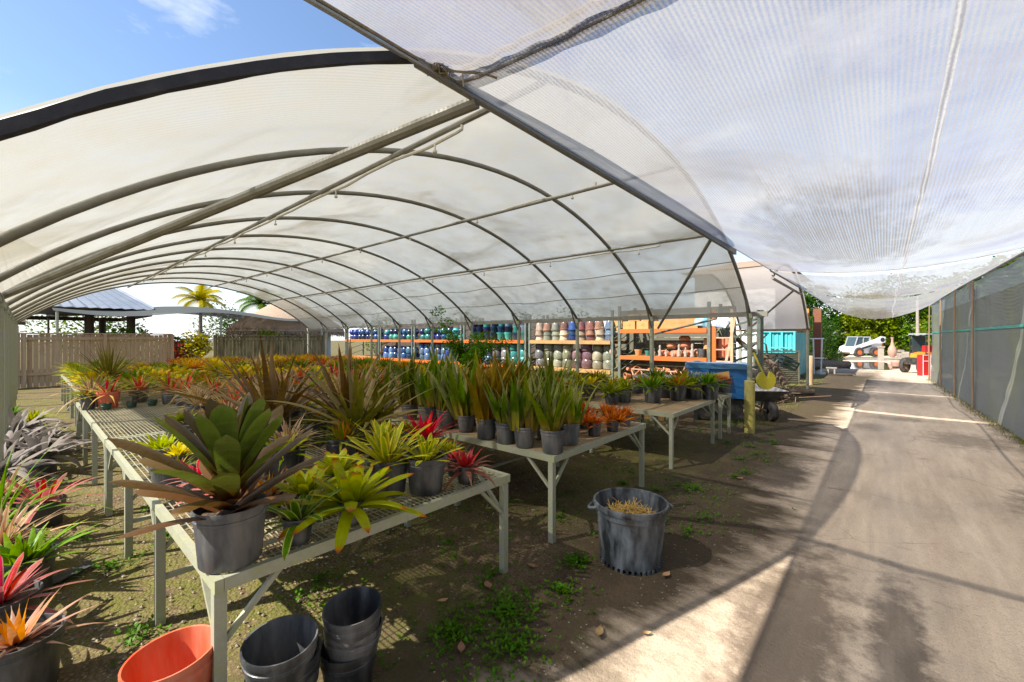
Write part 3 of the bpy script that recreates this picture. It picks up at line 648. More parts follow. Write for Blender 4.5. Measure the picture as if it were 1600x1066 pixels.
POT = {'big': pot_mesh('pot', .138, .25, M['potgrey'], 0, .025, taper=.86), 'gal': pot_mesh('pot', .10, .19, M['potgrey'], 14, .02), 'galplain': pot_mesh('pot', .10, .19, M['potgrey'], 0, .02, taper=.84),
       'med': pot_mesh('pot', .115, .215, M['pot'], 0, .024, taper=.84), 'sm': pot_mesh('pot', .068, .125, M['pot'], 0, .014), 'tiny': pot_mesh('pot', .058, .085, M['potgreen'], 0, .02, taper=.82),
       'tall': pot_mesh('pot', .082, .19, M['pot'], 12, .016), 'red': pot_mesh('pot', .13, .24, M['potred'], 0, .03), 'wide': pot_mesh('pot', .15, .23, M['pot'], 0, .025, taper=.85), 'lg': pot_mesh('pot', .16, .28, M['pot'], 10, .028, taper=.85)}
PG = {}
def plant(k, pot, loc, label, group=None, s=1.0, ps=1.0, rz=None, v=None, tilt=0):
    ms = KIND[k]; (pm, sz) = POT[pot]
    root = thing('potted_bromeliad', label, 'potted plant', loc, R.uniform(0, 6.28) if rz is None else rz, group)
    p = put('pot', pm[0], root); p.scale = (ps,) * 3
    if len(pm) > 1: q = put('soil', pm[1], root); q.scale = (ps,) * 3
    f = put('foliage', ms[R.randrange(len(ms)) if v is None else v], root, (0, 0, sz * ps)); f.scale = (s, s, s * R.uniform(.92, 1.08))
    f.rotation_euler = (R.uniform(-.08, .08) + tilt, R.uniform(-.08, .08), R.uniform(0, 6.28) if rz is None else 0)
    return root

# ---------------------------------------------------------------- benches
BM = {}
def bench(x0, x1, y0, y1, z, label, fine=True, planks=False):
    Lx, Ly = x1 - x0, y1 - y0; key = (round(Lx, 2), round(Ly, 2), fine, planks)
    t = thing('bench', label, 'bench', (x1, y0, 0), 0, 'galvanised mesh benches')
    if key not in BM:
        d = {}
        m = MB(); nW = int(Ly / (.03 if fine else .05))
        for i in range(1, nW): m.box((-Lx / 2, Ly * i / nW, -.004), (Lx - .06, .0042, .0035))
        nC = int(Lx / (.075 if fine else .15))
        for i in range(1, nC): m.box((-Lx * i / nC, Ly / 2, -.0085), (.0045, Ly - .06, .004))
        if planks:
            m = MB(); nP = int(Ly / .105)
            for i in range(nP): m.box((-Lx / 2 + .004 * sin(i * 2.3), .035 + (Ly - .07) * (i + .5) / nP, -.008 + .0015 * sin(i * 5)), (Lx - .066, (Ly - .07) / nP - .007, .012))
        d['plank_top' if planks else 'mesh_top'] = [(m.mesh('plank_top' if planks else 'mesh_top', M['plank' if planks else 'wire'], False), (0, 0, 0))]
        m = MB(); m.box((0, 0, -.03), (Lx, .032, .055)); d['rail'] = [(m.mesh('rail', M['galv'], False), (-Lx / 2, .017, 0)), (None, (-Lx / 2, Ly - .017, 0))]
        m = MB(); m.box((0, 0, -.03), (.032, Ly - .07, .0545)); d['end_rail'] = [(m.mesh('end_rail', M['galv'], False), (-.017, Ly / 2, 0)), (None, (-Lx + .017, Ly / 2, 0))]
        nl = max(2, round(Lx / 1.2) + 1)
        m = MB(); m.box((0, 0, -.39), (.046, .046, .665)); leg = m.mesh('leg', M['galv'], False)
        d['leg'] = []; d['brace'] = []; d['stretcher'] = []; d['bearer'] = []
        m = MB(); m.bar((0, 0, -.30), (-.26, 0, -.06), .022); b1 = m.mesh('brace', M['galv'], False)
        m = MB(); m.bar((0, 0, -.30), (0, .24, -.06), .022); b2 = m.mesh('brace', M['galv'], False)
        m = MB(); m.bar((0, 0, -.30), (.26, 0, -.06), .022); b3 = m.mesh('brace', M['galv'], False)
        m = MB(); m.bar((0, 0, -.30), (0, -.24, -.06), .022); b4 = m.mesh('brace', M['galv'], False)
        m = MB(); m.box((0, 0, 0), (.028, Ly - .1, .028)); sm_ = m.mesh('stretcher', M['galv'], False)
        for i in range(nl):
            xx = -.04 - (Lx - .08) * i / (nl - 1)
            for yy, bb in ((.026, b2), (Ly - .026, b4)):
                d['leg'].append((leg, (xx, yy, 0)))
                d['brace'].append((b1 if i < nl - 1 else b3, (xx, yy, 0))); d['brace'].append((bb, (xx, yy, 0)))
            if i not in (0,): d['stretcher'].append((sm_, (xx, Ly / 2, -.45)))
            if 0 < i < nl - 1: d['bearer'].append((sm_, (xx, Ly / 2, -.026)))
        BM[key] = d
    for nm, lst in BM[key].items():
        last = None
        for me, loc in lst:
            last = me or last; put(nm, last, t, (loc[0], loc[1], loc[2] + z))
    return t
BX = [(-5.63, -2.03), (-9.27, -5.67), (-13.0, -9.4), (-16.7, -13.1)]
BN = ['front', 'second', 'third', 'far']
ROWS = {'left': (.5, 2.3, .72), 'middle': (2.84, 4.62, .735), 'right': (5.46, 7.26, .73)}
for rn, (y0, y1, z) in ROWS.items():
    for i, (x0, x1) in enumerate(BX):
        dy = .12 if (rn == 'left' and i > 1) else 0
        pos = {'left': 'left-hand', 'middle': 'middle', 'right': 'right-hand'}[rn]
        lab = f'pale galvanised mesh bench, {BN[i]} in the {pos} row' + (' with the giant burgundy bromeliad' if rn == 'left' and i == 0 else ', partly empty' if rn == 'left' and i == 1 else ', crowded with pots')
        bench(x0, x1, y0 + dy, y1 + dy, z, lab if rn == 'left' else lab.replace('mesh bench', 'bench with a planked top'), fine=i < 2, planks=rn != 'left')
bench(-4.3, -2.03, 7.62, 8.22, .72, 'short narrow mesh bench behind the right-hand row, by the yellow post', False)

Z = .723
B_ = 'bromeliads in pots on the benches'
plant('giant', 'big', (-2.165, .595, Z), 'giant green and burgundy broad-leaved bromeliad in a grey pot at the bench corner', s=1.0, rz=1.2)
plant('edged', 'sm', (-2.12, .80 + .06, Z), 'small green bromeliad with cream leaf edges right behind the giant burgundy one', s=.95)
plant('chartreuse', 'sm', (-2.12, 1.13, Z), 'bright chartreuse bromeliad with pink leaf tips at the bench edge', s=1.0, rz=.4)
plant('yellowstripe', 'lg', (-2.36, 1.5, Z), 'yellow-striped bromeliad rising behind the chartreuse one, in a black pot', s=1.15, ps=.8)
plant('yellowstripe', 'med', (-2.20, 1.68, Z), 'smaller yellow-striped bromeliad in a black pot, left of the dusty rose one', s=.85, ps=1.05)
plant('rose', 'sm', (-2.13, 1.96, Z), 'dusty rose bromeliad in a small black pot at the bench end', s=1.05, ps=.95)
plant('rose', 'sm', (-2.3, 2.02, Z), 'dull green-pink bromeliad half hidden behind the dusty rose one', s=.7)
plant('lime', 'sm', (-2.5, 2.14, Z), 'small lime bromeliad behind the dusty rose one', s=.55)
plant('magenta', 'sm', (-2.75, 2.08, Z + .08), 'magenta star-shaped bromeliad with long pink leaves behind the yellow-striped ones', s=1.15)
for q in ((-2.42, 1.02, 'chartreuse', 'sm', 'second chartreuse bromeliad partly hidden behind the pink-tipped one', .75), (-2.55, .88, 'peach', 'sm', 'pale pink bromeliad showing between the giant and the chartreuse ones', .65),
          (-2.62, 1.3, 'chartreuse', 'sm', 'yellow-green bromeliad behind the chartreuse one with pink tips', .8), (-2.75, .78, 'redground', 'sm', 'dark crimson bromeliad low behind the giant burgundy one', .7), (-2.98, .66, 'redground', 'tall', 'crimson-leaved bromeliad in a narrow black pot left of the giant', .6)):
    plant(q[2], q[3], (q[0], q[1], Z), q[4], s=q[5])
for x, y, pk, k, s, lab in ((-3.95, .66, 'gal', 'lime', .8, 'yellow-green bromeliad in a grey pot, farthest back of the left bench-edge group'), (-3.5, .66, 'wide', 'yellow', .55, 'small yellow bromeliad in a wide black pot on the left bench edge'),
                            (-3.28, .62, 'tall', 'greenred', .45, 'sparse coppery seedling in a narrow pot on the left bench edge'), (-3.7, .86, 'gal', 'green', .55, 'plain green bromeliad behind the wide black pot on the left bench edge'),
                            (-3.12, .86, 'tall', 'redground', .7, 'reddish bromeliad in a narrow pot behind the coppery seedling')):
    plant(k, pk, (x, y, Z), lab, s=s)
for x, y, k, s, lab, v in ((-4.1, 1.45, 'bronze', 1.05, 'tall bronze strap-leaved bromeliad behind the giant, left of the pair', 0), (-3.86, 2.02, 'bronze', .95, 'bronze strap-leaved bromeliad behind the olive-leaved one', 1), (-3.4, 1.86, 'olivestrap', .95, 'olive strap-leaved bromeliad standing behind the yellow-striped ones', 0),
                           (-4.6, 1.75, 'bronze', .8, 'dark strap-leaved bromeliad farthest back of the bronze group', 2), (-3.55, 2.14, 'olivestrap', .8, 'olive-bronze bromeliad on the far edge of the front left bench', 1)):
    plant(k, 'lg', (x, y, Z), lab, s=s, ps=.85, v=v)
for x, y, k, s, lab in ((-3.9, 1.72, 'greenred', .9, 'thin-leaved green and copper bromeliad between the two bronze ones'), (-4.9, 1.3, 'pinkstrip', .9, 'pink-striped bromeliad behind the tall bronze one'), (-5.2, 1.8, 'pinkstrip', 1, 'pink-striped bromeliad at the back of the front left bench'), (-5.3, 2.15, 'pinkstrip', .9, 'pink-striped bromeliad at the far right corner of the front left bench'), (-4.95, 2.1, 'greenred', .8, 'coppery green bromeliad beside the back bronze one')):
    plant(k, 'med', (x, y, Z), lab, s=s)
for x, y, k, s_, lab in ((-3.1, 1.15, 'lime', .9, 'lime bromeliad in the middle of the front bench behind the giant'), (-3.15, 1.6, 'greenred', .95, 'coppery green bromeliad left of the olive strap-leaved one'), (-2.75, 1.72, 'yellowstripe', .85, 'yellow-striped bromeliad behind the pair at the bench edge'), (-3.0, 2.1, 'lime', .8, 'lime bromeliad left of the magenta one'), (-4.35, 2.12, 'greenred', .95, 'coppery green bromeliad behind the olive-bronze one')):
    plant(k, 'med', (x, y, Z), lab, s=s_)
for x, y, k, s_, lab in ((-3.35, 1.3, 'pinkstrip', .8, 'pink-striped bromeliad left of the bronze ones, mid bench'), (-4.3, 1.1, 'pinkstrip', .85, 'pink-striped bromeliad on the near side of the tall bronze one'), (-4.95, .95, 'lime', .8, 'lime bromeliad at the back left of the front bench'), (-5.35, 1.45, 'star', .8, 'pink star bromeliad at the back of the front bench'),
                        (-6.0, 1.7, 'star', .9, 'pink star bromeliad nearest the driveway on the second bench'), (-6.2, 2.15, 'lime', .95, 'lime bromeliad in the right corner of the second left bench'), (-5.95, 1.3, 'pinkstrip', .85, 'pink-striped bromeliad at the near edge of the second left bench')):
    plant(k, 'med', (x, y, Z), lab, s=s_)
# partly empty second bench
plant('star', 'red', (-8.16, .76, Z), 'pink-centred star bromeliad in an orange plastic pot at the empty mesh', s=.95, ps=.95)
for i, (y, lab) in enumerate(((.72, 'tiny peach seedling in a green pot in front of the orange pot'), (.98, 'tiny peach seedling in a green pot, middle of the three'), (1.2, 'tiny peach seedling in a green pot, rightmost of the three'))):
    plant('sprout', 'tiny', (-7.98 + .02 * i, y, Z), lab, s=.85)
plant('greenred', 'tall', (-8.2, .56, Z), 'dull green bromeliad in a narrow pot left of the orange pot', s=.75)
for x, y, k, lab in ((-7.55, 1.5, 'star', 'pink-centred star bromeliad nearest the empty mesh'), (-8.0, 1.42, 'star', 'pink star bromeliad behind the rightmost tiny green pot'), (-7.1, 1.75, 'star', 'pink star bromeliad with arching leaves right of the empty mesh'),
                     (-6.75, 2.05, 'star', 'hot pink star bromeliad on the far edge of the second left bench'), (-6.3, 1.95, 'pinkstrip', 'pink-striped bromeliad nearest the driveway on the second left bench'), (-6.9, 1.5, 'pinkstrip', 'drooping pink-striped bromeliad spilling over the empty mesh')):
    plant(k, 'med', (x, y, Z), lab, s=1.0)
def label_of(desc, c, r, b, row): return f'{desc}, {ORD[c]} from driveway, {ORD[r]} row on the {b} {row} bench'
def fill(row, bi, xs, ys, pick, skip=None, dz=0, dy=0, start=0, rstart=0):
    y0, y1, z = ROWS[row]
    for r, yy in enumerate(ys):
        for c, xx in enumerate(xs):
            if skip and skip(c, r): continue
            k, desc, pot, s, ps = pick(c, r)
            plant(k, pot, (xx + R.uniform(-.05, .05), y0 + yy + dy + R.uniform(-.05, .05), z + .003), label_of(desc, c + start, r + rstart, BN[bi], row), B_, s * R.choice((1.0, 1.12, 1.28, 1.42)) * R.uniform(.95, 1.08), ps * R.uniform(.9, 1.1))
def lin(a, b, n):
    return [a + (b - a) * i / max(1, n - 1) for i in range(n)]
D = {'orange': 'orange bromeliad', 'lime': 'lime bromeliad', 'yellow': 'yellow bromeliad', 'green': 'green bromeliad', 'greenred': 'coppery green bromeliad', 'pinkstrip': 'pink-striped bromeliad', 'coral': 'coral bromeliad', 'upright': 'upright green bromeliad', 'uprightred': 'upright coppery bromeliad', 'star': 'pink star bromeliad'}
def from_(opts, pot='med', s=1.0, ps=.85):
    def f(c, r): k = R.choice(opts); return k, D[k], pot, s, ps
    return f
fill('left', 1, lin(-8.55, -9.1, 2), lin(.2, 1.6, 4), from_(['pinkstrip', 'lime', 'star', 'greenred']), start=3)
fill('left', 1, lin(-7.4, -8.2, 2), [1.65], from_(['pinkstrip', 'greenred']), rstart=6)
fill('left', 2, lin(-9.62, -12.8, 8), [.18], from_(['lime', 'lime', 'yellow'], 'lg', 1.1, .75), dy=.12)
fill('left', 2, lin(-9.62, -12.8, 7), lin(.62, 1.62, 3), from_(['green', 'green', 'lime', 'greenred', 'yellow'], 'med', 1.05), dy=.12, rstart=1)
fill('left', 3, lin(-13.3, -16.5, 7), lin(.2, 1.6, 4), from_(['lime', 'orange', 'orange', 'coral', 'green']), dy=.12)
plant('spiky', 'lg', (-10.6, 1.0, Z + .05), 'large spiky olive fountain-shaped plant standing above the left bench', s=1.05, ps=.9)
# tall upright ones on the front middle bench
def pk_up(c, r):
    k = 'uprightred' if (c * 3 + r * 5) % 7 == 2 else 'upright'
    return k, D[k], ('galplain' if (c + r) % 3 == 0 else 'gal'), 1.0, 1.0
fill('middle', 0, [-2.1, -2.36, -2.62, -2.9, -3.2, -3.5, -3.85, -4.25, -4.7, -5.2], [.11], pk_up)
fill('middle', 0, [-2.12, -2.4, -2.7, -3.0, -3.35, -3.7, -4.1, -4.6], [.46], pk_up, rstart=1)
fill('middle', 0, [-2.55, -2.85, -3.2, -3.6, -4.0, -4.6, -5.2], [.82], pk_up, rstart=2)
fill('middle', 0, [-2.95, -3.4, -3.9, -4.5, -5.1], [1.2, 1.58], from_(['lime', 'upright', 'greenred', 'yellow'], 'gal', 1, 1), rstart=3)
for x, y, lab in ((-2.16, 3.7, 'low coral-orange bromeliad beside the upright coppery one at the bench edge'), (-2.14, 4.32, 'coral-red bromeliad in a small pot near the end of the middle bench'), (-2.42, 3.95, 'coral bromeliad just behind the bench-edge coral ones'), (-2.4, 4.45, 'coral bromeliad at the far end of the front middle bench'), (-2.12, 4.0, 'coral-orange bromeliad between its two neighbours on the middle bench edge'), (-2.7, 4.25, 'coral bromeliad set back behind the other coral ones'), (-2.68, 3.7, 'coral bromeliad between the upright greens and the bench-edge coral ones')):
    plant('coral', 'sm', (x, y, .738), lab, s=1.05, ps=1.05)
fill('middle', 1, lin(-5.95, -9.0, 7), lin(.2, 1.6, 4), from_(['lime', 'green', 'orange', 'coral', 'greenred', 'pinkstrip', 'star']))
fill('middle', 2, lin(-9.7, -12.75, 7), lin(.2, 1.6, 4), from_(['orange', 'orange', 'yellow', 'coral', 'greenred', 'green', 'pinkstrip'], s=1.25))
fill('middle', 3, lin(-13.4, -16.45, 7), lin(.2, 1.6, 4), from_(['orange', 'orange', 'orange', 'coral'], s=1.5))
# right-hand row
for x, y, k, lab in ((-2.62, 6.2, 'green', 'green arching bromeliad in a black pot standing alone on the bare bench'), (-2.42, 6.68, 'greenred', 'green and copper bromeliad right of the lone green one'), (-2.28, 6.98, 'lime', 'lime bromeliad fourth from the bench end near the blue chest'),
                     (-2.7, 6.85, 'lime', 'lime bromeliad behind the green and copper one'), (-2.08, 7.14, 'green', 'green bromeliad at the bench corner nearest the yellow post'), (-2.5, 7.12, 'greenred', 'coppery bromeliad just behind the bench corner')):
    plant(k, 'med', (x, y, .733), lab, s=1.25, ps=1.12)
for x, y, k, lab in ((-2.3, 7.9, 'lime', 'lime bromeliad in a black pot on the short narrow bench'), (-2.75, 7.9, 'greenred', 'coppery bromeliad, second on the short narrow bench'), (-3.25, 7.9, 'green', 'green bromeliad, third on the short narrow bench')):
    plant(k, 'med', (x, y, .723), lab, s=1.2, ps=1.1)
plant('coral', 'sm', (-2.12, 8.02, .75), 'reddish pink bromeliad raised above its neighbours beside the yellow post', s=1.1, ps=1.9)
fill('right', 0, lin(-3.3, -5.3, 4), lin(.85, 1.6, 3), from_(['lime', 'greenred', 'green', 'orange'], 'med', 1, 1))
fill('right', 0, lin(-3.0, -5.3, 5), [.2, .52], from_(['lime', 'coral', 'lime', 'yellow'], 'med', 1, 1), rstart=3)
fill('right', 1, lin(-5.95, -9.0, 7), lin(.2, 1.6, 4), from_(['lime', 'yellow', 'lime', 'orange', 'coral', 'green']))
fill('right', 2, lin(-9.7, -12.75, 7), lin(.2, 1.6, 4), from_(['orange', 'coral', 'lime', 'greenred', 'green'], s=1.25))
fill('right', 3, lin(-13.4, -16.45, 7), lin(.2, 1.6, 4), from_(['orange', 'orange', 'orange', 'coral'], s=1.5))
plant('darkred', 'lg', (-17.4, 7.4, .55), 'dark maroon spiky plant in front of the far blue jars', s=1.2)
# ground plants along the left edge
gp = [(-3.12, -.03, 'peach', 'lg', .8, 'peach and orange bromeliad on the ground at the bottom left corner'), (-3.66, -.10, 'redground', 'lg', .98, 'crimson-pink bromeliad in a grey pot on the ground, second from the bottom left'), (-4.25, -.02, 'green', 'lg', 1.2, 'green bromeliad with dull red leaves on the ground behind the crimson one'),
      (-4.7, -.1, 'pinkstrip', 'lg', 1.2, 'pink-striped bromeliad on the ground, below the grassy plant'), (-5.2, -.16, 'grassy', 'lg', 1.0, 'grassy fountain-leaved green plant on the ground at the left edge'), (-5.75, .1, 'redground', 'wide', 1.1, 'red bromeliad with pale pink leaves on the ground behind the grassy plant'),
      (-6.3, -.15, 'pinkstrip', 'wide', 1.1, 'pink bromeliad on the ground left of the grey silvery ones'), (-7.2, -.2, 'silver', 'lg', 1.15, 'grey silvery drooping bromeliad nearest on the ground'), (-7.9, .12, 'silver', 'lg', 1.2, 'largest grey drooping bromeliad on the ground beside the empty bench'), (-8.7, -.15, 'silver', 'lg', 1.2, 'grey drooping bromeliad on the ground, third back'),
      (-9.2, .2, 'silver', 'wide', 1.0, 'grey withered bromeliad leaning under the third left bench'), (-10.2, -.1, 'silver', 'lg', 1.25, 'grey bromeliad on the ground, farthest back at the left edge'), (-11.2, .1, 'lime', 'lg', 1.5, 'bright lime bromeliad on the ground behind the grey ones'), (-12.6, -.2, 'green', 'wide', 1.3, 'green bromeliad on the ground far back by the left posts')]
for x, y, k, pk, s, lab in gp: plant(k, pk, (x, y, 0), lab, s=s)

# ---------------------------------------------------------------- empty pots and the tub in front
def empty_pot(r, h, mat, loc, label, group, tilt=(0, 0), ribs=0):
    (me, _) = pot_mesh('nursery_pot', r, h, mat, ribs, .03, False, 40, .82)
    o = put('nursery_pot', me[0], None, loc); o.rotation_euler = (tilt[0], tilt[1], R.uniform(0, 6)); return tag(o, label, 'pot', group)
g1 = 'empty nursery pots stacked below the front bench'
for i, lab in enumerate(('black pot under the orange one, lower of the stack', 'black pot directly beneath the orange empty pot')):
    empty_pot(.152, .25, M['pot'], (-2.17 + .0 * i, .40 + .0 * i, .0 + .045 * i), lab + ' by the bench leg', g1)
empty_pot(.152, .255, M['potred'], (-2.165, .405, .175), 'bright orange empty nursery pot beside the front bench leg', g1, (.06, -.05), 0)
for i, n_ in enumerate(('bottom', 'middle', 'topmost')):
    empty_pot(.143, .235, M['pot'], (-2.0 + .012 * i, .75 - .01 * i, .0 + .084 * i), f'{n_} black empty pot in the left stack in front of the bench', g1, (.03 * i, -.02 * i))
for i, n_ in enumerate(('bottom', 'middle', 'topmost')):
    empty_pot(.131, .21, M['pot'], (-1.97 + .012 * i, 1.04 + .008 * i, .0 + .1 * i), f'{n_} black empty pot in the right stack in front of the bench', g1, (-.04 * i, .03 * i))
tub = thing('tub', 'large scuffed black plastic tub with dry straw inside, on the soil by the drive', 'tub', (-1.46, 3.04, 0))
m = MB(); r, h = .262, .46
m.lathe([(r * .84, .03), (r * .86, .035), (r * .87, .10), (r * .94, h * .6), (r * .965, h - .09), (r * 1.0, h - .085), (r * 1.0, h - .045), (r * 1.05, h - .04), (r * 1.075, h - .015), (r * 1.06, h), (r * 1.0, h), (r * .965, h - .05), (r * .955, h - .09), (r * .9, h * .5), (r * .8, .06)], 48)
m.face([len(m.v) - 48 + k for k in range(48)])
m.build('shell', M['pottub'], tub)
m = MB()
for k in range(36):
    a = 2 * pi * k / 36; m.box((r * .83 * cos(a), r * .83 * sin(a), .017), (.03, .018, .036), a)
m.build('foot_ring', M['pottub'], tub)
for s_ in (1, -1):
    m = MB(); a0 = radians(41.2) + (0 if s_ > 0 else pi)
    m.tube([(r * (1.05 + .16 * sin(pi * i / 8)) * cos(a0 + (i - 4) * .05), r * (1.05 + .16 * sin(pi * i / 8)) * sin(a0 + (i - 4) * .05), h - .03 - .02 * sin(pi * i / 8)) for i in range(9)], .012, 6); m.build('handle', M['pottub'], tub)
m = MB(); rg = random.Random(3)
m.lathe([(r * .94, h - .15), (r * .6, h - .125), (.1, h - .11), (.002, h - .105)], 24, capb=False)
o = m.build('mulch', M['soil'], tub)
m = MB()
for k in range(420):
    a = rg.uniform(0, 6.28); q = r * .8 * sqrt(rg.random()); x, y = q * cos(a) * .8, q * sin(a) * .8; z = h - .125 + .06 * max(0, 1 - q / r) * rg.random() + .02 * rg.random()
    b = rg.uniform(0, 6.28); e = rg.gauss(.1, .3); ln = rg.uniform(.03, .11)
    m.bar((x, y, z), (x + ln * cos(b) * cos(e), y + ln * sin(b) * cos(e), z + ln * sin(e)), .003, .0018)
o = m.build('straw', M['straw'], tub, False); o['kind'] = 'stuff'

# ---------------------------------------------------------------- loose ground cover and litter
def in_road(x, y): return x > -1.15
m = MB(); rg = random.Random(11)
for k in range(5200):
    y = -.6 + 8.2 * rg.random() ** 1.5; x = rg.uniform(-6.5, -1.0) if rg.random() < .8 else rg.uniform(-1.3, -.6)
    s = rg.uniform(.004, .013) * (1.25 if x < -2.4 else .8); a = rg.uniform(0, 6.28)
    if x > -1.2 and rg.random() < .55: continue
    b = [m.vert((x + s * cos(a + q) * rg.uniform(.7, 1.2), y + s * sin(a + q) * rg.uniform(.7, 1.2), .002 + s * rg.uniform(.15, .4))) for q in (0, 1.57, 3.14, 4.71)]
    tpv = m.vert((x, y, .004 + s * .8))
    for q in range(4): m.face([b[q], b[(q + 1) % 4], tpv])
o = m.build('gravel', M['gravel'], None, False); o['label'] = 'loose gravel and stone chips scattered over the dark soil'; o['category'] = 'gravel'; o['kind'] = 'stuff'
M['weed'] = leaf_mat('weed_leaf', (.05, .11, .015), (.075, .2, .018), (.11, .24, .03), rand=.2, trans=.3)
m = MB()
patches = [(-1.75, 1.95, .3, 260), (-1.85, 1.6, .3, 200), (-1.62, 2.35, .22, 90), (-1.55, 1.75, .22, 130), (-1.75, 2.72, .16, 120), (-1.4, 1.45, .25, 70), (-2.1, 2.2, .4, 70), (-1.25, 4.2, .4, 70), (-1.6, 4.9, .6, 120), (-1.9, 7.4, .9, 170), (-2.3, 9.3, .8, 240), (-2.9, 12, 1.2, 220), (-3.2, .42, .2, 60), (-4.3, .4, .2, 60), (-2.4, 5.0, .5, 80), (-2.6, 1.3, .5, 90), (-2.3, 3.3, .5, 100), (-3.3, 2.5, .5, 60)]
patches += [(rg.uniform(-5.5, -1.1), rg.uniform(.2, 9), rg.uniform(.05, .25), rg.randint(4, 40)) for k in range(70)]
for cx, cy, rr, nn in patches:
    for k in range(int(nn * 1.3)):
        a = rg.uniform(0, 6.28); q = rr * abs(rg.gauss(0, .55)); x, y = cx + q * cos(a), cy + q * sin(a); lr = rg.random()
        hh = rg.uniform(.008, .04)
        for w_ in range(3):
            b = rg.uniform(0, 6.28); s = rg.uniform(.006, .015); ca, sa = cos(b), sin(b); e = rg.uniform(.1, .8)
            v = [m.vert((x + ca * s * u - sa * s * v2, y + sa * s * u + ca * s * v2, hh + u * s * e), lt=u / 2, ls=abs(v2), lr=lr, lk=.5) for u, v2 in ((0, 0), (1, .6), (2, 0), (1, -.6))]
            m.face(v)
o = m.build('weeds', M['weed'], None, False); o['label'] = 'low green weeds growing in patches on the soil under the benches'; o['category'] = 'weeds'; o['kind'] = 'stuff'
m = MB()
for k in range(2600):                                     # fringe of grass along the fence foot and drive edge
    if rg.random() < .5: y = rg.uniform(4, 24); x = fx(y) - abs(rg.gauss(0, .09)) - .02
    else: y = rg.uniform(8.8, 22); x = -1.5 - abs(rg.gauss(0, .55)) - .02 * (y - 9)
    b = rg.uniform(0, 6.28); hh = rg.uniform(.02, .10); lr = rg.random()
    v = [m.vert((x + cos(b) * .006, y + sin(b) * .006, .0), lt=0, ls=1, lr=lr, lk=.5), m.vert((x - cos(b) * .006, y - sin(b) * .006, 0), lt=0, ls=1, lr=lr, lk=.5), m.vert((x + rg.uniform(-.05, .05), y + rg.uniform(-.05, .05), hh), lt=1, ls=0, lr=lr, lk=.5)]
    m.face(v)
o = m.build('grass', leaf_mat('grass_blade', (.10, .11, .03), (.13, .15, .03), (.26, .22, .08), rand=.1), None, False); o['label'] = 'thin grass along the fence foot and the left edge of the drive'; o['category'] = 'grass'; o['kind'] = 'stuff'
def litter(x, y, s, rz, lab):
    m = MB(); L_ = s
    pv = None
    for j in range(7):
        t = j / 6; wd = s * .23 * sin(pi * min(1, t * .95 + .05)); z = .012 + .25 * s * (t - .5) ** 2 + .02 * s
        q = (m.vert((L_ * (t - .5), -wd, z + .1 * s * (1 if t < .6 else .3))), m.vert((L_ * (t - .5), 0, z)), m.vert((L_ * (t - .5), wd, z + .09 * s)))
        if pv: m.face([pv[0], q[0], q[1], pv[1]]); m.face([pv[1], q[1], q[2], pv[2]])
        pv = q
    o = m.build('fallen_leaf', M['dryleaf'], None, True); o.location = (x, y, .01); o.rotation_euler = (0, 0, rz); tag(o, lab, 'leaf', 'fallen leaves on the soil')
litter(-1.22, 2.15, .10, 1.9, 'curled tan dry leaf, largest on the soil below the tub')
litter(-1.02, 2.32, .06, .7, 'small brown dry leaf on the soil near the drive shadow')
litter(-1.72, 1.55, .09, 2.4, 'long brown dry leaf among the green weeds')
litter(-2.02, 2.06, .11, 2.6, 'yellowish dry leaf on the soil under the front bench')
litter(-2.12, 1.75, .07, 1.1, 'pale dry leaf on the soil left of the yellowish one')
litter(-1.16, 2.98, .09, 1.4, 'straw-coloured leaf lying at the right foot of the tub')
litter(-1.95, 2.45, .08, .3, 'reddish dry leaf beside the right leg of the front bench')
litter(-1.3, 5.6, .09, .8, 'reddish leaf on the soil near the third bench leg')
m = MB()
for i in range(12):
    for j in range(7): m.vert((.32 * (i / 11 - .5), .11 * (j / 6 - .5) * (1 - .5 * abs(i / 11 - .5)), .02 + .012 * noise.noise((i * .8, j, 3))))
for i in range(11):
    for j in range(6): a = i * 7 + j; m.face([a, a + 7, a + 8, a + 1])
o = m.build('plastic_scrap', M['dark'], None, True); o.location = (-4.35, .2, .012); o.rotation_euler = (0, 0, 2.2); tag(o, 'crumpled black plastic scrap on the gravel left of the front bench', 'scrap')

#@@MORE
# ---------------------------------------------------------------- pallet racks with glazed and clay pots
def jar_mesh(name, mat, kind):
    m = MB()
    if kind == 'dome': p = [(.15, 0), (.185, .02), (.20, .10), (.195, .2), (.165, .29), (.10, .345), (.03, .36), (.002, .361)]       # upside-down bulb
    elif kind == 'ball': p = [(.10, 0), (.15, .03), (.185, .1), (.185, .17), (.15, .24), (.12, .265), (.14, .28), (.13, .285), (.10, .26)]
    elif kind == 'taper': p = [(.20, 0), (.20, .05), (.185, .055), (.165, .2), (.14, .3), (.135, .31), (.002, .312)]      # upside-down tapered planter
    else: p = [(.12, 0), (.14, .03), (.165, .22), (.19, .27), (.19, .31), (.17, .31), (.15, .2)]
    m.lathe(p, 18); return m.mesh(name, M[mat], 'auto')
JM = {}
def jar(mat, kind, loc, label, group, s=1.0, sz=1.0, name='glazed_pot', cat='pot'):
    k = (mat, kind, name)
    if k not in JM: JM[k] = jar_mesh(name, mat, kind)
    o = put(name, JM[k], None, loc); o.scale = (s, s, s * sz); o.rotation_euler = (0, 0, R.uniform(0, 6)); return tag(o, label, cat, group)
YR = 11.2
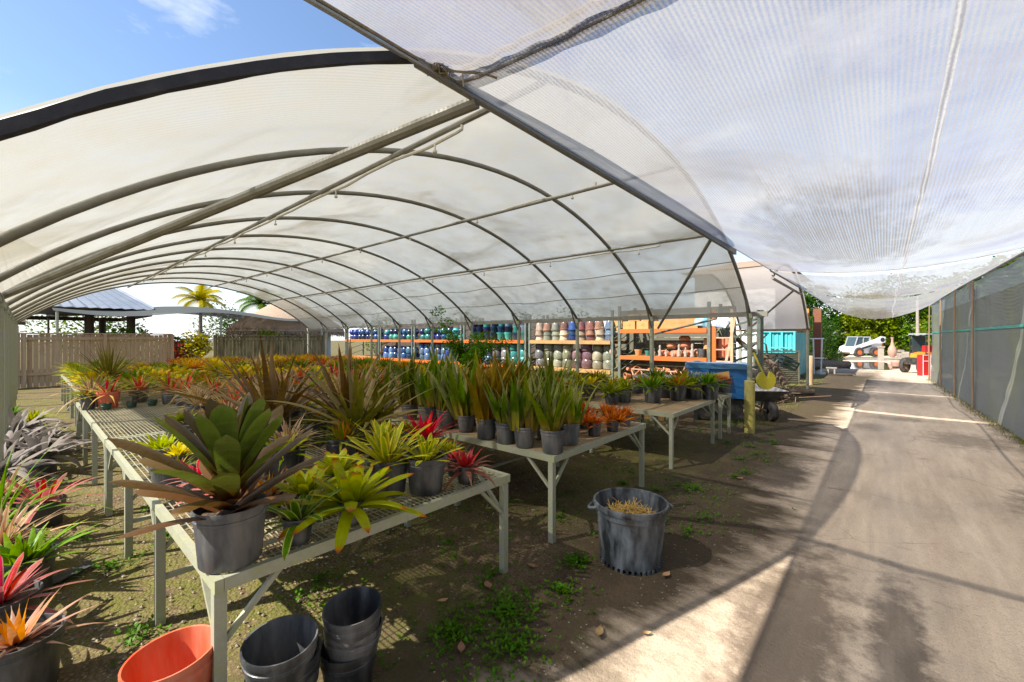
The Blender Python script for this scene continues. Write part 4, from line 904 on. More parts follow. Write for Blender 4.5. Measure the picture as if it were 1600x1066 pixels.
def rack(x0, x1, levels, label, beam='orange', top=2.5, board='woodshelf', depth=1.0):
    t = thing('pallet_rack', label, 'rack', (x0, YR, 0), 0, 'pallet racks behind the tunnel')
    W = x1 - x0
    for x in (0.04, W - .04):
        m = MB()
        for y in (0, depth): m.box((x, y, top / 2), (.075, .06, top))
        z = .15
        while z < top - .3: m.bar((x, .03, z), (x, depth - .03, z + .3), .03, .025); z += .3
        m.build('upright_frame', M['upright'], t)
    for z in levels:
        for y in (-.036, depth + .036):
            m = MB(); m.box((W / 2, y, z - .055), (W - .16, .045, .11)); m.build('beam', M[beam], t)
        m = MB(); m.box((W / 2, depth / 2, z - .02), (W - .16, depth + .02, .03)); m.build('shelf_board', M[board], t)
    return t
rack(-21.6, -18.3, (.75, 1.62), 'farthest pallet rack with small blue jars at its upper shelf')
rack(-18.2, -15.6, (.75, 1.62), 'pallet rack of blue round jars, second from the far end')
rack(-15.5, -12.4, (.75, 1.62), 'pallet rack packed with stacked blue jars, third from the far end')
rack(-12.3, -9.15, (.75, 1.62), 'pallet rack partly behind the lacy green shrub with teal and slate jars')
rack(-9.05, -5.9, (.75, 1.62), 'pallet rack of sage, cream and plum pots with plywood shelves', 'woodshelf')
rack(-5.75, -3.25, (1.2, 1.94), 'bright orange pallet rack with terracotta, cartons and bags', 'orange', 2.6)
def stacks(x0, x1, z, n, per, colf, kinds, where, s=1.0, y=YR + .28):
    dx = (x1 - x0) / (n - 1)
    for c in range(n):
        h = per(c) if callable(per) else per; zz = z
        for l in range(h):
            mat, nm = colf(c, l); kd = kinds(c, l) if callable(kinds) else kinds
            sc_ = s * R.uniform(.94, 1.04); hz_ = {'dome': .30, 'ball': .285, 'taper': .25, 'cup': .27}[kd] * sc_
            lv = 'single' if h == 1 else ('bottom' if l == 0 else 'top' if l == h - 1 else 'middle' if h == 3 else ORD[l] + '-from-bottom')
            jar('jar_' + mat, kd, (x0 + dx * c + R.uniform(-.02, .02), y + R.uniform(-.03, .03), zz), f'{nm} pot, {lv} of {ORD[c]} stack, {where}', 'glazed pots on the racks', sc_)
            zz += hz_ * (.93 if kd != 'taper' else .8)
BL = [('blue', 'deep blue'), ('navy', 'dark navy'), ('blue', 'deep blue'), ('teal', 'teal green')]
stacks(-21.3, -18.6, 1.62, 8, 2, lambda c, l: R.choice(BL[:3]), 'ball', 'farthest rack top shelf', .95)
stacks(-18.0, -15.8, 1.62, 7, 2, lambda c, l: R.choice(BL), 'ball', 'second farthest rack top shelf', .9)
stacks(-18.0, -15.8, .75, 7, 2, lambda c, l: R.choice([('sky', 'mid blue'), ('blue', 'deep blue')]), 'dome', 'second farthest rack lower shelf', .9)
stacks(-15.2, -12.7, 1.62, 8, 2, lambda c, l: R.choice(BL), 'ball', 'third farthest rack top shelf', .9)
stacks(-15.2, -12.7, .75, 8, 3, lambda c, l: R.choice([('sky', 'mid blue'), ('blue', 'deep blue'), ('greyblue', 'grey-blue')]), 'dome', 'third farthest rack lower shelf', .9)
stacks(-12.0, -9.45, 1.62, 8, 3, lambda c, l: R.choice([('navy', 'dark navy'), ('slate', 'slate blue'), ('teal', 'teal green')]), 'cup', 'top shelf behind lacy shrub', .9)
stacks(-12.0, -9.5, .75, 7, 3, lambda c, l: [('greyblue', 'grey-blue'), ('sky', 'mid blue'), ('greyblue', 'grey-blue'), ('grey', 'dark grey'), ('grey', 'dark grey'), ('teal', 'teal green'), ('teal', 'teal green')][c], 'dome', 'lower shelf behind lacy shrub', .92)
LOW = [('grey', 'dark grey'), ('sage', 'sage'), ('sage', 'sage'), ('olive', 'olive'), ('plum', 'plum'), ('plum', 'plum-brown'), ('olive', 'olive'), ('sage', 'pale sage')]
stacks(-8.75, -6.2, .75, 8, lambda c: 2 if c == 4 else 3, lambda c, l: ('cream', 'cream') if (c == 1 and l == 0) else LOW[c], 'dome', 'plywood rack lower shelf', .95)
TOPC = [('cream', 'cream'), ('sage', 'sage'), ('sage', 'sage'), ('cream', 'cream'), ('blue', 'blue'), ('cream', 'cream'), ('brown', 'brown'), ('cream', 'cream'), ('slate', 'slate')]
stacks(-8.8, -6.15, 1.62, 9, 3, lambda c, l: ('brown', 'brown') if (l == 2 and c % 2) else TOPC[c], 'taper', 'plywood rack top shelf', .82)
g = 'clay pots and pieces on the orange rack'
for i, (x, z, s, sz, k, nm) in enumerate(((-5.3, 1.2, .6, .9, 'cup', 'small terracotta planter, leftmost'), (-4.55, 1.2, .75, .6, 'dome', 'squat terracotta ball, lower left of the heap'), (-4.25, 1.2, .75, .6, 'dome', 'squat terracotta ball, lower middle of the heap'), (-4.35, 1.42, .75, .7, 'ball', 'round terracotta pot, left in the second tier'), (-3.98, 1.42, .85, .7, 'ball', 'round terracotta pot, right in the second tier'),
                            (-4.0, 1.61, .8, .65, 'ball', 'round terracotta pot crowning the heap'), (-3.95, 1.2, .8, .65, 'dome', 'squat terracotta ball, lower right of the heap'), (-3.65, 1.2, .75, .8, 'dome', 'pale clay dome right of the heap'))):
    jar('terra', k, (x, YR + .35, z), nm + ' on the middle shelf of the orange rack', g, s, sz, 'terracotta_pot')
for i in range(4):
    m = MB(); m.lathe([(.085, 0), (.085, .2), (.09, .205), (.09, .23), (.085, .235), (.085, .5), (.06, .5), (.06, .3)], 16); o = m.build('clay_pipe', M['terra'], None, 'auto'); o.location = (-3.42 + i * .17, YR + .3, 1.2)
    tag(o, f'upright terracotta cylinder, {ORD[i]} from left of four on the orange rack', 'clay pipe', g)
def figurine(x, z, s, nm):
    m = MB(); rg2 = random.Random(int(-x * 100)); w0 = .055 * s
    m.lathe([(w0, 0), (w0, .03 * s), (w0 * .7, .06 * s), (w0 * .95, .13 * s), (w0 * .55, .2 * s), (w0 * .4, .22 * s), (w0 * .6, .26 * s), (w0 * .45, .31 * s), (.003, .33 * s)], 12)
    m.ball((w0 * .8, 0, .15 * s), w0 * .4); m.ball((-w0 * .8, 0, .14 * s), w0 * .4)
    o = m.build('figurine', M['stone'], None, True); o.location = (x, YR + .12, z); tag(o, nm, 'figurine', g)
for i, s in enumerate((.8, 1.1, .7, .6, 1.2, .9, 1.25, .8)): figurine(-4.75 + i * .17, 1.2, s * .85, f'small pale stone figurine, {ORD[i]} from left along the orange shelf edge')
jar('pinkclay', 'ball', (-5.62 - .35, YR + .1, 1.2), 'pink clay ball pot beside the green rack uprights', g, .6, 1, 'terracotta_pot')
jar('jar_teal', 'cup', (-5.0, YR + .3, 1.2), 'small grey-green planter left of the figurines on the orange rack', g, .45, 1, 'glazed_pot')
empty_pot(.11, .22, M['pot'], (-3.48, YR + .07, 1.2), 'black nursery pot standing on the orange rack among terracotta', None)
for i in range(13):                                        # clay pots racked on their sides under the orange shelf
    for j in range(3):
        m = MB() if (i, j) == (0, 0) else None
        if m:
            m.lathe([(.05, 0), (.085, .15), (.1, .15), (.1, .185), (.085, .185), (.06, .05), (.002, .045)], 14); NP = m.mesh('terracotta_pot', M['terra'], 'auto')
        o = put('terracotta_pot', NP, None, (-5.55 + i * .205 + (.1 if j % 2 else 0), YR + .15, .42 + j * .2)); o.rotation_euler = (radians(90), 0, R.uniform(0, 6)); o.scale = (.95, .95, .95)
        tag(o, f'terracotta pot on its side, {ORD[i]} in the {("bottom", "middle", "top")[j]} row under orange rack', 'pot', 'terracotta pots under the orange rack')
m = MB(); m.box((1.4, .5, .16), (2.75, .9, .3)); o = m.build('wood_pallet', M['woodshelf']); o.location = (-5.75, YR, 0); tag(o, 'low wooden pallet block carrying the rows of terracotta pots', 'pallet')
def carton(x, y, z, d, nm, rz=0, mat='carton'):
    t = thing('carton', nm, 'box', (x, y, z), rz, 'cartons on the rack tops')
    m = MB(); m.box((0, 0, d[2] / 2), d); m.build('box', M[mat], t)
    m = MB(); m.box((0, 0, d[2] + .002), (d[0] * .16, d[1] + .004, .004)); m.build('tape', M['pvc'], t)
    m = MB(); m.box((0, -d[1] / 2 - .002, d[2] * .55), (d[0] * .3, .003, d[2] * .3)); m.build('flap_mark', M['woodshelf'], t)
for i, (x, z, d) in enumerate(((-5.45, 1.945, (.36, .3, .22)), (-5.05, 1.945, (.34, .3, .22)), (-5.3, 2.17, (.34, .3, .2)), (-4.9, 2.17, (.36, .3, .2)), (-4.68, 1.945, (.3, .3, .2)))):
    carton(x, YR + .2, z, d, f'brown cardboard carton, {ORD[i]} on the top shelf of the orange rack')
carton(-4.05, YR + .25, 1.945, (.95, .4, .36), 'long pale cardboard carton in the middle of the orange rack top')
for i, (x, z) in enumerate(((-6.15, 1.625), (-5.95, 1.9), (-6.0, 2.1))): carton(x, YR + .5, z, (.34, .32, .24), f'orange-brown carton, {("lowest", "middle", "highest")[i]} of the pile by the green uprights', .1)
def bag(x, z, mat, nm, rz):
    m = MB(); n_ = 10
    for i in range(n_ + 1):
        for j in range(n_ + 1):
            u, v = 2 * i / n_ - 1, 2 * j / n_ - 1; m.vert((.26 * u, .17 * v, .12 * (1 - u ** 4) * (1 - v ** 4) + .02 * noise.noise((u * 3, v * 3, x)) + .06))
    b0 = len(m.v)
    for i in range(n_ + 1):
        for j in range(n_ + 1):
            u, v = 2 * i / n_ - 1, 2 * j / n_ - 1; m.vert((.26 * u, .17 * v, .06 - .07 * (1 - u ** 4) * (1 - v ** 4)))
    for i in range(n_):
        for j in range(n_):
            a = i * (n_ + 1) + j; m.face([a, a + n_ + 1, a + n_ + 2, a + 1]); m.face([b0 + a, b0 + a + 1, b0 + a + n_ + 2, b0 + a + n_ + 1])
    o = m.build('soil_bag', mat, None, True); o.location = (x, YR + .15, z + .1); o.rotation_euler = (.75, .15, rz); tag(o, nm, 'bag', 'bags on the orange rack')
bag(-3.42, 1.95, plain('blue_bag', (.12, .4, .55), .4, 0, (.7, .72, .72), 7, .8), 'blue and white plastic sack slumped on the orange rack top', .4)
bag(-3.08, 1.95, plain('white_bag', (.7, .72, .73), .4, 0, (.1, .2, .4), 7, .8), 'white sack with blue print leaning beside the blue sack', -.3)
t = thing('ladder', 'orange perforated ladder frame standing at the right end of the orange rack', 'ladder', (-3.2, YR + .05, 0))
for x in (0, .42):
    m = MB(); m.box((x, 0, 1.2), (.12 if x == 0 else .06, .05, 2.4)); m.build('rail', M['terradark'] if x else M['orange'], t)
for k in range(8):
    m = MB(); m.box((.21, 0, .25 + k * .29), (.36, .03, .03)); m.build('rung', M['terradark'], t)
m = MB(); m.bar((.0, -.2, .1), (.36, -.08, 2.2), .05, .05); o = m.build('plank', M['terradark']); o.location = (-3.0, YR - .15, 0); tag(o, 'pale orange plank leaning against the ladder frame', 'plank')
for i in range(2):
    m = MB()
    for y in (0, .8): m.box((0, y, 1.2), (.08, .06, 2.4))
    for k in range(16): m.box((0, -.035, .12 + k * .14), (.05, .03, .07))
    for k in range(7): m.bar((0, .03, .15 + k * .3), (0, .77, .4 + k * .3), .03)
    o = m.build('rack_frame', M['upright']); o.location = (-3.1 + .05 * i, YR + .6 + i * .12, 0); o.rotation_euler = (0, 0, radians(-62)); tag(o, f'spare green rack frame standing upright, {ORD[i]} from front, right of the ladder', 'rack frame', 'spare rack frames')
m = MB()
for k in range(15): m.box((-.4, 0, .1 + k * .17), (3.4, .04, .16), 0, 0, Matrix.Rotation(.12, 4, 'X'))
o = m.build('siding_wall', M['louver']); o.location = (-4.3, YR + 1.35, 0); tag(o, 'dark grey horizontal siding wall behind the orange rack', 'wall')
m = MB()
for k in range(8): m.box((k * 1.62 - .02, 0, 1.3), (1.6, .05, 2.6))
o = m.build('added_dark_backing', M['darkwood']); o.location = (-20.6, YR + 1.7, 0); o.scale = (1.08, 1, .9); tag(o, 'low dark boarded backing added to darken gaps behind the racks of blue jars', 'wall')  # made-up dark sheet, put in to darken the pale gaps between the jars

# the blue chest and things round it
t = thing('tool_chest', 'big blue steel chest with white lettering and a pale lid, behind the right bench', 'chest', (-2.62, 9.5, 0), radians(18)); t.scale = (.84, .9, .95)
m = MB(); m.box((0, 0, .82), (1.25, .6, .62)); m.build('body', M['blue'], t)
m = MB(); m.box((0, .03, .27), (1.1, .45, .5)); m.build('stand', M['black'], t)
m = MB(); m.box((-.02, -.01, 1.17), (1.45, .68, .08)); m.box((-.02, 0, 1.225), (1.38, .6, .03)); m.build('lid', plain('lid_blue', (.05, .2, .38), .4, 0, (.2, .33, .42), 4, .5), t)
m = MB(); m.box((-.45, -.325, 1.04), (.5, .05, .16)); m.build('drawer', M['blue'], t)
for x in (-.5, .5):
    m = MB(); m.box((x, 0, .06), (.1, .5, .12)); m.build('foot', M['black'], t)
fc = bpy.data.curves.new('lettering', 'FONT'); fc.body = 'TradeMaster'; fc.size = .095; fc.extrude = .002; fc.materials.append(M['whitewall'])
fo = bpy.data.objects.new('lettering_text', fc); COL.objects.link(fo); bpy.context.view_layer.update()
lm = bpy.data.meshes.new_from_object(fo.evaluated_get(bpy.context.evaluated_depsgraph_get())); bpy.data.objects.remove(fo); fo = put('lettering', lm, t); fo.location = (-.62, -.353, 1.0); fo.rotation_euler = (pi / 2, 0, 0); fo.scale = (.82, 1, 1)
m = MB(); m.prism([(-.25, 0), (.26, -.02), (.24, .26), (-.05, .2)], 0, .012); o = m.build('cardboard_sheet', M['carton']); o.location = (-2.55, 9.12, .78); o.rotation_euler = (-.15, 0, .3); tag(o, 'torn piece of cardboard leaning on the blue chest', 'cardboard')
t = thing('wash_tub', 'pale galvanised tub seen behind the lone green bromeliad', 'tub', (-3.75, 8.95, .55))
m = MB(); m.lathe([(.36, 0), (.42, .3), (.45, .3), (.45, .33), (.4, .33), (.34, .05), (.002, .05)], 28); m.build('shell', M['tubsteel'], t)
m = MB(); m.box((0, 0, -.28), (.7, .7, .55)); m.build('stand', M['woodshelf'], t)
m = MB()
for k in range(40):
    a = 2 * pi * k / 40; b = 2 * pi * (k + 1) / 40
    for q in range(3): m.tube([(.3 * cos(a) * (1 - .12 * q), .06 * q, .3 * sin(a) * (1 - .12 * q)), (.3 * cos(b) * (1 - .12 * q), .06 * q, .3 * sin(b) * (1 - .12 * q))], .03, 6)
o = m.build('hose_coil', M['rust']); o.location = (-3.35, 10.5, .85); o.rotation_euler = (0, 0, .5); tag(o, 'brown coiled hose standing on edge in front of the terracotta pots', 'hose')
t = thing('lattice_trellis', 'pale wooden zigzag trellis leaning before the terracotta pots', 'trellis', (-4.9, 10.6, .35))
for k in range(6):
    m = MB(); m.bar((k * .26, 0, 0), (k * .26 - .2, .1, .5), .03, .02); m.build('slat', M['terradark'], t)
m = MB(); m.bar((-.2, .08, .52), (1.1, .1, .5), .035, .025); m.build('rail', M['terradark'], t)

# lacy green shrub
M['lacy'] = leaf_mat('lacy_leaf', (.06, .13, .015), (.10, .24, .02), (.2, .3, .03), rand=.2, trans=.4)
def leafcloud(m, c, rad, n, s, rg, flat=.7):
    for k in range(n):
        while True:
            p = Vector((rg.uniform(-1, 1), rg.uniform(-1, 1), rg.uniform(-1, 1)))
            if .15 < p.length < 1: break
        if rg.random() < .65: p = p.normalized() * rg.uniform(.7, 1.02)
        pos = Vector(c) + Vector((p.x * rad[0], p.y * rad[1], p.z * rad[2]))
        q = s * rg.uniform(.6, 1.3); a = rg.uniform(0, 6.28); e = rg.uniform(-.9, .7)
        u = Vector((cos(a) * cos(e), sin(a) * cos(e), sin(e))); vv = u.cross(Vector((rg.uniform(-1, 1), rg.uniform(-1, 1), rg.uniform(.2, 1)))).normalized()
        lr = rg.random()
        i = [m.vert(pos, lt=.1, ls=0, lr=lr, lk=.5), m.vert(pos + u * q * .5 + vv * q * .28, lt=.5, ls=1, lr=lr, lk=.5), m.vert(pos + u * q, lt=.9, ls=0, lr=lr, lk=.5), m.vert(pos + u * q * .5 - vv * q * .28, lt=.5, ls=1, lr=lr, lk=.5)]
        m.face(i)
t = thing('lacy_shrub', 'tall feathery bright green shrub rising over the right-hand benches before the racks', 'shrub', (-7.4, 6.95, .73))
ms = POT['lg'][0]; put('pot', ms[0], t); put('soil', ms[1], t)
m = MB(); fo = MB(); rg = random.Random(5)
for k in range(15):
    a = rg.uniform(0, 6.28); h = rg.uniform(.35, 1.15) if k else 1.35; sp = rg.uniform(.25, .95)
    pts = [Vector((sp * cos(a) * (i / 5) ** 1.4, sp * sin(a) * (i / 5) ** 1.4, .25 + h * (i / 5) - .12 * (i / 5) ** 3 * (k % 3))) for i in range(6)]
    m.tube(pts, [.010 - .0015 * i for i in range(6)], 5)
    for i in range(1, 6): leafcloud(fo, pts[i], (.2, .2, .12), 120, .06, rg)
m.build('stems', M['bark'], t); fo.build('foliage', M['lacy'], t, True)

# wheelbarrow, brush pile, panel, containers
t = thing('wheelbarrow', 'old rusty wheelbarrow with grey tray parked behind the yellow post', 'wheelbarrow', (-2.1, 10.5, 0), radians(-55)); t.scale = (1.2, 1.25, 1.05)
m = MB(); T0 = [(-.45, -.3, .62), (.5, -.3, .58), (.5, .3, .58), (-.45, .3, .62)]; Bt = [(-.28, -.2, .36), (.12, -.2, .32), (.12, .2, .32), (-.28, .2, .36)]
a = [m.vert(p) for p in T0]; b = [m.vert(p) for p in Bt]; c = [m.vert((p[0] * .94, p[1] * .93, p[2] - .004)) for p in T0]; d = [m.vert((p[0] * .9, p[1] * .9, p[2] + .02)) for p in Bt]
for i in range(4): j = (i + 1) % 4; m.face([a[i], b[i], b[j], a[j]]); m.face([c[i], c[j], d[j], d[i]]); m.face([a[i], a[j], c[j], c[i]])
m.face(b[::-1]); m.face(d); m.build('tray', M['potgrey'], t)
m = MB(); m.lathe([(.05, -.05), (.13, -.05), (.18, -.045), (.195, 0), (.18, .045), (.13, .05), (.05, .05)], 24); o = m.build('wheel', M['black'], t); o.location = (.52, 0, .195); o.rotation_euler = (pi / 2, 0, 0)
for s_ in (-1, 1):
    m = MB(); m.tube([(.52, .07 * s_, .2), (-.1, .2 * s_, .33), (-.95, .27 * s_, .62)], .02, 8); m.build('handle', M['stake'], t)
    m = MB(); m.tube([(-.2, .2 * s_, .36), (-.38, .22 * s_, 0)], .018, 6); m.build('leg', M['rust'], t)
rg = random.Random(21)
def log(x, y, z, ln, r, rz, tilt, nm, mat='bark'):
    m = MB(); nn = 7; pts = [Vector(((i / (nn - 1) - .5) * ln, .04 * ln * noise.noise((i * .6, x, y)), .04 * ln * noise.noise((i * .7, y, x)))) for i in range(nn)]
    m.tube(pts, [r * (1 + .18 * noise.noise((i, x * 3, 1))) * (1 - .04 * i) for i in range(nn)], 10)
    o = m.build('log', M[mat]); o.location = (x, y, z); o.rotation_euler = (0, -tilt, rz); tag(o, nm, 'log', 'logs and limbs in the brush pile')
for i, q in enumerate(((-2.6, 13.4, .14, 1.5, .13, .5, .0, 'thick grey log at the bottom of the brush pile'), (-2.9, 13.9, .35, 1.3, .12, -.4, .1, 'mossy log lying across the brush pile'), (-2.3, 13.0, .12, 1.1, .1, 1.3, .0, 'short dark log at the front of the brush pile'),
                       (-2.75, 13.3, .55, 1.2, .09, .9, .25, 'crooked log on top of the brush pile'), (-3.1, 13.1, .25, 1.4, .11, .2, .05, 'log at the left of the brush pile'), (-2.25, 14.4, .13, 2.0, .11, .8, .0, 'long rotten log stretching right of the brush pile'), (-2.45, 15.3, .1, 1.8, .1, .2, 0, 'rotten log on the grass before the grey panel'))): log(*q)
m = MB(); pts = [Vector((0, 0, 0)), Vector((.45, .25, -.45)), Vector((.85, .5, -.75)), Vector((1.05, .62, -1.05)), Vector((1.2, .7, -1.4))]
m.tube(pts, [.05, .07, .085, .1, .09], 9)
for k in range(7):
    p = pts[1 + k % 3]; m.tube([p, p + Vector((rg.uniform(-.4, .4), rg.uniform(-.3, .3), rg.uniform(-.1, .45))), p + Vector((rg.uniform(-.7, .7), rg.uniform(-.4, .4), rg.uniform(-.2, .7)))], [.03, .018, .006], 5)
o = m.build('tree_limb', M['bark']); o.location = (-3.2, 12.6, 1.85); tag(o, 'long dead tree limb propped up over the brush pile', 'tree limb')
m = MB()
for k in range(220):
    x, y = rg.gauss(-2.7, .45), rg.gauss(13.6, .5); z = rg.uniform(.05, .85) * max(.2, 1 - abs(x + 2.7)); a = rg.uniform(0, 6.28); e = rg.gauss(.1, .4); ln = rg.uniform(.2, .8)
    m.bar((x, y, z), (x + ln * cos(a) * cos(e), y + ln * sin(a) * cos(e), max(.02, z + ln * sin(e))), .014, .012)
o = m.build('brush', M['rust'], None, False); o['label'] = 'tangled heap of dead twigs and palm debris'; o['category'] = 'brush'; o['kind'] = 'stuff'
m = MB(); m.lathe([(.32, 0), (.4, .1), (.42, .28), (.36, .36), (.1, .42), (.002, .43)], 20); o = m.build('covered_mound', M['stone']); o.location = (-2.95, 13.0, .55); o.scale = (1, 1, .8); tag(o, 'grey-beige lump of sheeting heaped on the brush pile', 'sheeting')
def crate():
    t = thing('plastic_crate', 'dark green plastic crate tipped on the brush pile in front of the grey panel', 'crate', (-2.05, 13.6, .95)); t.rotation_euler = (.3, .35, .7)
    m = MB()
    for z in (0, .1, .2):
        for y in (-.2, .2): m.box((0, y, z), (.42, .02, .05))
        for x in (-.2, .2): m.box((x, 0, z), (.02, .38, .05))
    for x in (-.2, 0, .2):
        for y in (-.2, .2): m.box((x, y, .1), (.03, .03, .25))
    m.build('walls', M['potgreen'], t)
    m = MB()
    for k in range(6): m.box((-.17 + k * .068, 0, -.03), (.03, .38, .015))
    m.build('base', M['potgreen'], t)
crate()
t = thing('yellow_scoop', 'bright yellow plastic scoop with a notched round blade hanging behind the post', 'scoop', (-1.62, 8.85, .93)); t.rotation_euler = (0, 0, radians(41))
m = MB(); m.prism([(.17 * cos(a), .17 * sin(a)) for a in [pi * .62 + 1.78 * pi * i / 22 for i in range(23)]] + [(.02, .02)], -.02, .02); m.build('blade', M['yellow'], t)
m = MB(); m.tube([(-.05, 0, .12), (-.2, .05, .5)], .016, 6); m.build('handle', M['yellow'], t)
t = thing('louvered_panel', 'olive-grey louvred metal panel standing before the turquoise container', 'panel', (-3.0, 18.2, 0), radians(41.2))
m = MB()
for k in range(15): m.box((0, 0, .06 + k * .075), (1.6, .05, .066), 0, 0, Matrix.Rotation(.3, 4, 'X'))
m.build('slats', M['louver'], t)
m = MB()
for x in (-.82, .82): m.box((x, 0, .59), (.05, .09, 1.18))
m.box((0, 0, 1.2), (1.7, .09, .05)); m.build('frame', M['louver'], t)
def container(x0, x1, y0, y1, h, mat, label, open_=None):
    t = thing('container', label, 'container', (x0, y0, 0)); W, Dp = x1 - x0, y1 - y0
    m = MB(); k = int(W / .14)
    prof = []
    for i in range(k): a = i * W / k; s = W / k; prof += [(a, 0), (a + s * .35, 0), (a + s * .5, .035), (a + s * .85, .035)]
    prof.append((W, 0)); b0 = [m.vert((x, y, .15)) for x, y in prof]; b1 = [m.vert((x, y, h)) for x, y in prof]
    for i in range(len(prof) - 1): m.face([b0[i], b0[i + 1], b1[i + 1], b1[i]])
    m.build('front_wall', M[mat], t, False)
    m = MB(); m.box((W / 2, Dp / 2 + .04, h / 2 + .05), (W - .02, Dp - .06, h - .15)); m.build('body', M[mat], t)
    for z in (.12, h + .02):
        m = MB(); m.box((W / 2, -.015, z), (W + .06, .1, .1)); m.build('rail', M[mat], t)
    for x in (.0, W * .33, W * .66, W):
        m = MB(); m.box((x, -.03, h / 2 + .05), (.07, .08, h)); m.build('door_bar', M[mat], t)
    for z in (.7, 1.3):
        m = MB(); m.box((W * .66, -.09, z), (W * .6, .03, .05)); m.build('lock_bar', M[mat], t)
container(-3.95, -2.7, 20.2, 23.5, 1.95, 'turq', 'turquoise steel container with lock bars beside the drive')
container(-6.4, -4.05, 20.6, 24, 1.9, 'whitewall', 'white ribbed container left of the turquoise one')
t = thing('stair_rail', 'white pipe stand with crossbars beside the brown column', 'stand', (-2.4, 24.3, 0), radians(41))
for x in (-.1, .22):
    m = MB(); m.tube([(x, 0, 0), (x + (.05 if x > 0 else -.04), 0, 1.68)], .032, 8); m.build('post', M['whitewall'], t)
for z in (.75, 1.66):
    m = MB(); m.tube([(-.28, 0, z), (.36, 0, z)], .028, 8); m.build('crossbar', M['whitewall'], t)
m = MB(); m.box((.22, 0, .05), (.25, .25, .1)); m.build('base', M['whitewall'], t)
m = MB(); m.lathe([(.1, -.1), (.095, .5), (.1, 1.02), (.085, 1.05), (.002, 1.06)], 14); o = m.build('wooden_post', M['fencewood']); o.location = (-2.02, 18.6, 0); tag(o, 'short weathered wooden post at the grass edge', 'post')
t = thing('column', 'brown painted square column of the building at the end of the drive', 'column', (-2.95, 30.5, 0))
m = MB(); m.box((0, 0, 1.6), (.38, .38, 3.6)); m.build('shaft', M['brownpaint'], t)
m = MB(); m.box((0, 0, .1), (.5, .5, .3)); m.build('base', M['ochre'], t)
t = thing('column', 'ochre-trimmed narrow column left of the brown one', 'column', (-3.45, 30.0, 0))
m = MB(); m.box((0, 0, 1.7), (.3, .3, 3.4)); m.build('shaft', M['ochre'], t)
for z in (2.3, 2.9):
    m = MB(); m.box((0, 0, z), (.42, .42, .12)); m.build('band', M['ochre'], t)
t = thing('white_building', 'white walled building with thatched roof glimpsed between the two tunnels', 'building', (-9.2, 21.6, 0))
m = MB(); m.box((3.9, 3, 2.45), (3.4, 6, 4.9)); m.build('wall', M['whitewall'], t)
m = MB(); a = [m.vert(p) for p in ((1.8, -.8, 4.8), (6.2, -.8, 4.8), (6.2, 6.8, 4.8), (1.8, 6.8, 4.8))]; b = [m.vert(p) for p in ((3.6, 2, 5.5), (4.4, 2, 5.5))]
m.face([a[0], a[1], b[1], b[0]]); m.face([a[1], a[2], b[1]]); m.face([a[2], a[3], b[0], b[1]]); m.face([a[3], a[0], b[0]]); m.face(a[::-1]); m.build('roof', M['thatch'], t)

# ---------------------------------------------------------------- trees, hedges and the machines at the end of the drive
M['leafdark'] = leaf_mat('dark_leaf', (.03, .07, .012), (.04, .10, .015), (.07, .14, .02), rand=.2, trans=.3)
M['leafmid'] = leaf_mat('mid_leaf', (.06, .12, .015), (.09, .18, .02), (.15, .22, .03), rand=.2, trans=.35)
M['leaflight'] = leaf_mat('light_leaf', (.14, .2, .02), (.22, .28, .025), (.34, .32, .04), rand=.2, trans=.4)
def tree(x, y, h, r, n, mat, label, name='leafy_tree', s=.16, seed=1, low=.25):
    t = thing(name, label, 'tree' if 'tree' in name else 'hedge', (x, y, 0), 0, None); rg = random.Random(seed); tr = MB(); cr = MB()
    tr.tube([(0, 0, -.1), (.05, 0, h * .3), (0, .05, h * .6)], [.16, .12, .07], 8)
    nb = 11
    for k in range(nb):
        a = k * 2.4 + rg.uniform(-.4, .4); zz = h * (low + (.95 - low) * (k + .5) / nb); q = r * rg.uniform(.35, .75) * (1.1 - .5 * (k / nb))
        c = (q * cos(a), q * sin(a), zz); tr.tube([(0, 0, zz * .6), (c[0] * .6, c[1] * .6, zz * .85), c], [.05, .03, .012], 5)
        rr = r * rg.uniform(.32, .58); leafcloud(cr, c, (rr, rr, rr * .75), n // nb, s, rg)
    tr.build('trunk', M['bark'], t); cr.build('crown', M[mat], t, True)
    return t
tree(-4.2, 40, 3.4, 1.7, 5200, 'leafdark', 'dark dense bush left of the white loader', 'bush', .13, 2, .1)
tree(-3.2, 35.5, 2.6, 1.2, 4000, 'leafdark', 'dark green bush beside the brown column', 'bush', .12, 3, .08)
for i, q in enumerate(((-6, 54, 6.5, 3.4, 3600, 'leafdark', 'tall dark tree behind the bush and columns'), (-1.8, 55, 5.4, 3.2, 4200, 'leaflight', 'yellow-green tree spreading behind the white loader'), (2.6, 57, 6.4, 3.4, 4200, 'leafmid', 'mid green tree behind the clay urn'), (5.2, 50, 6, 2.8, 3400, 'leaflight', 'pale yellowish tree behind the tractor'), (8, 56, 8, 4, 3400, 'leafmid', 'large green tree rising beyond the end of the fence'),
                       (.4, 62, 7.5, 4, 3600, 'leafmid', 'tall green tree farthest behind the urn'), (-9, 60, 8, 4.2, 3200, 'leafmid', 'large green tree farthest left beyond the drive'), (4.2, 34, 5.2, 2.2, 3400, 'leafmid', 'green tree just beyond the end of the netted fence'), (5.5, 26, 5.0, 2.4, 3000, 'leafmid', 'green tree close behind the far end of the fence'))):
    tree(q[0], q[1], q[2], q[3] * 1.15, int(q[4] * 2.2), *q[5:], 'leafy_tree', .3, 30 + i, .08)
FW = radians(41.2)
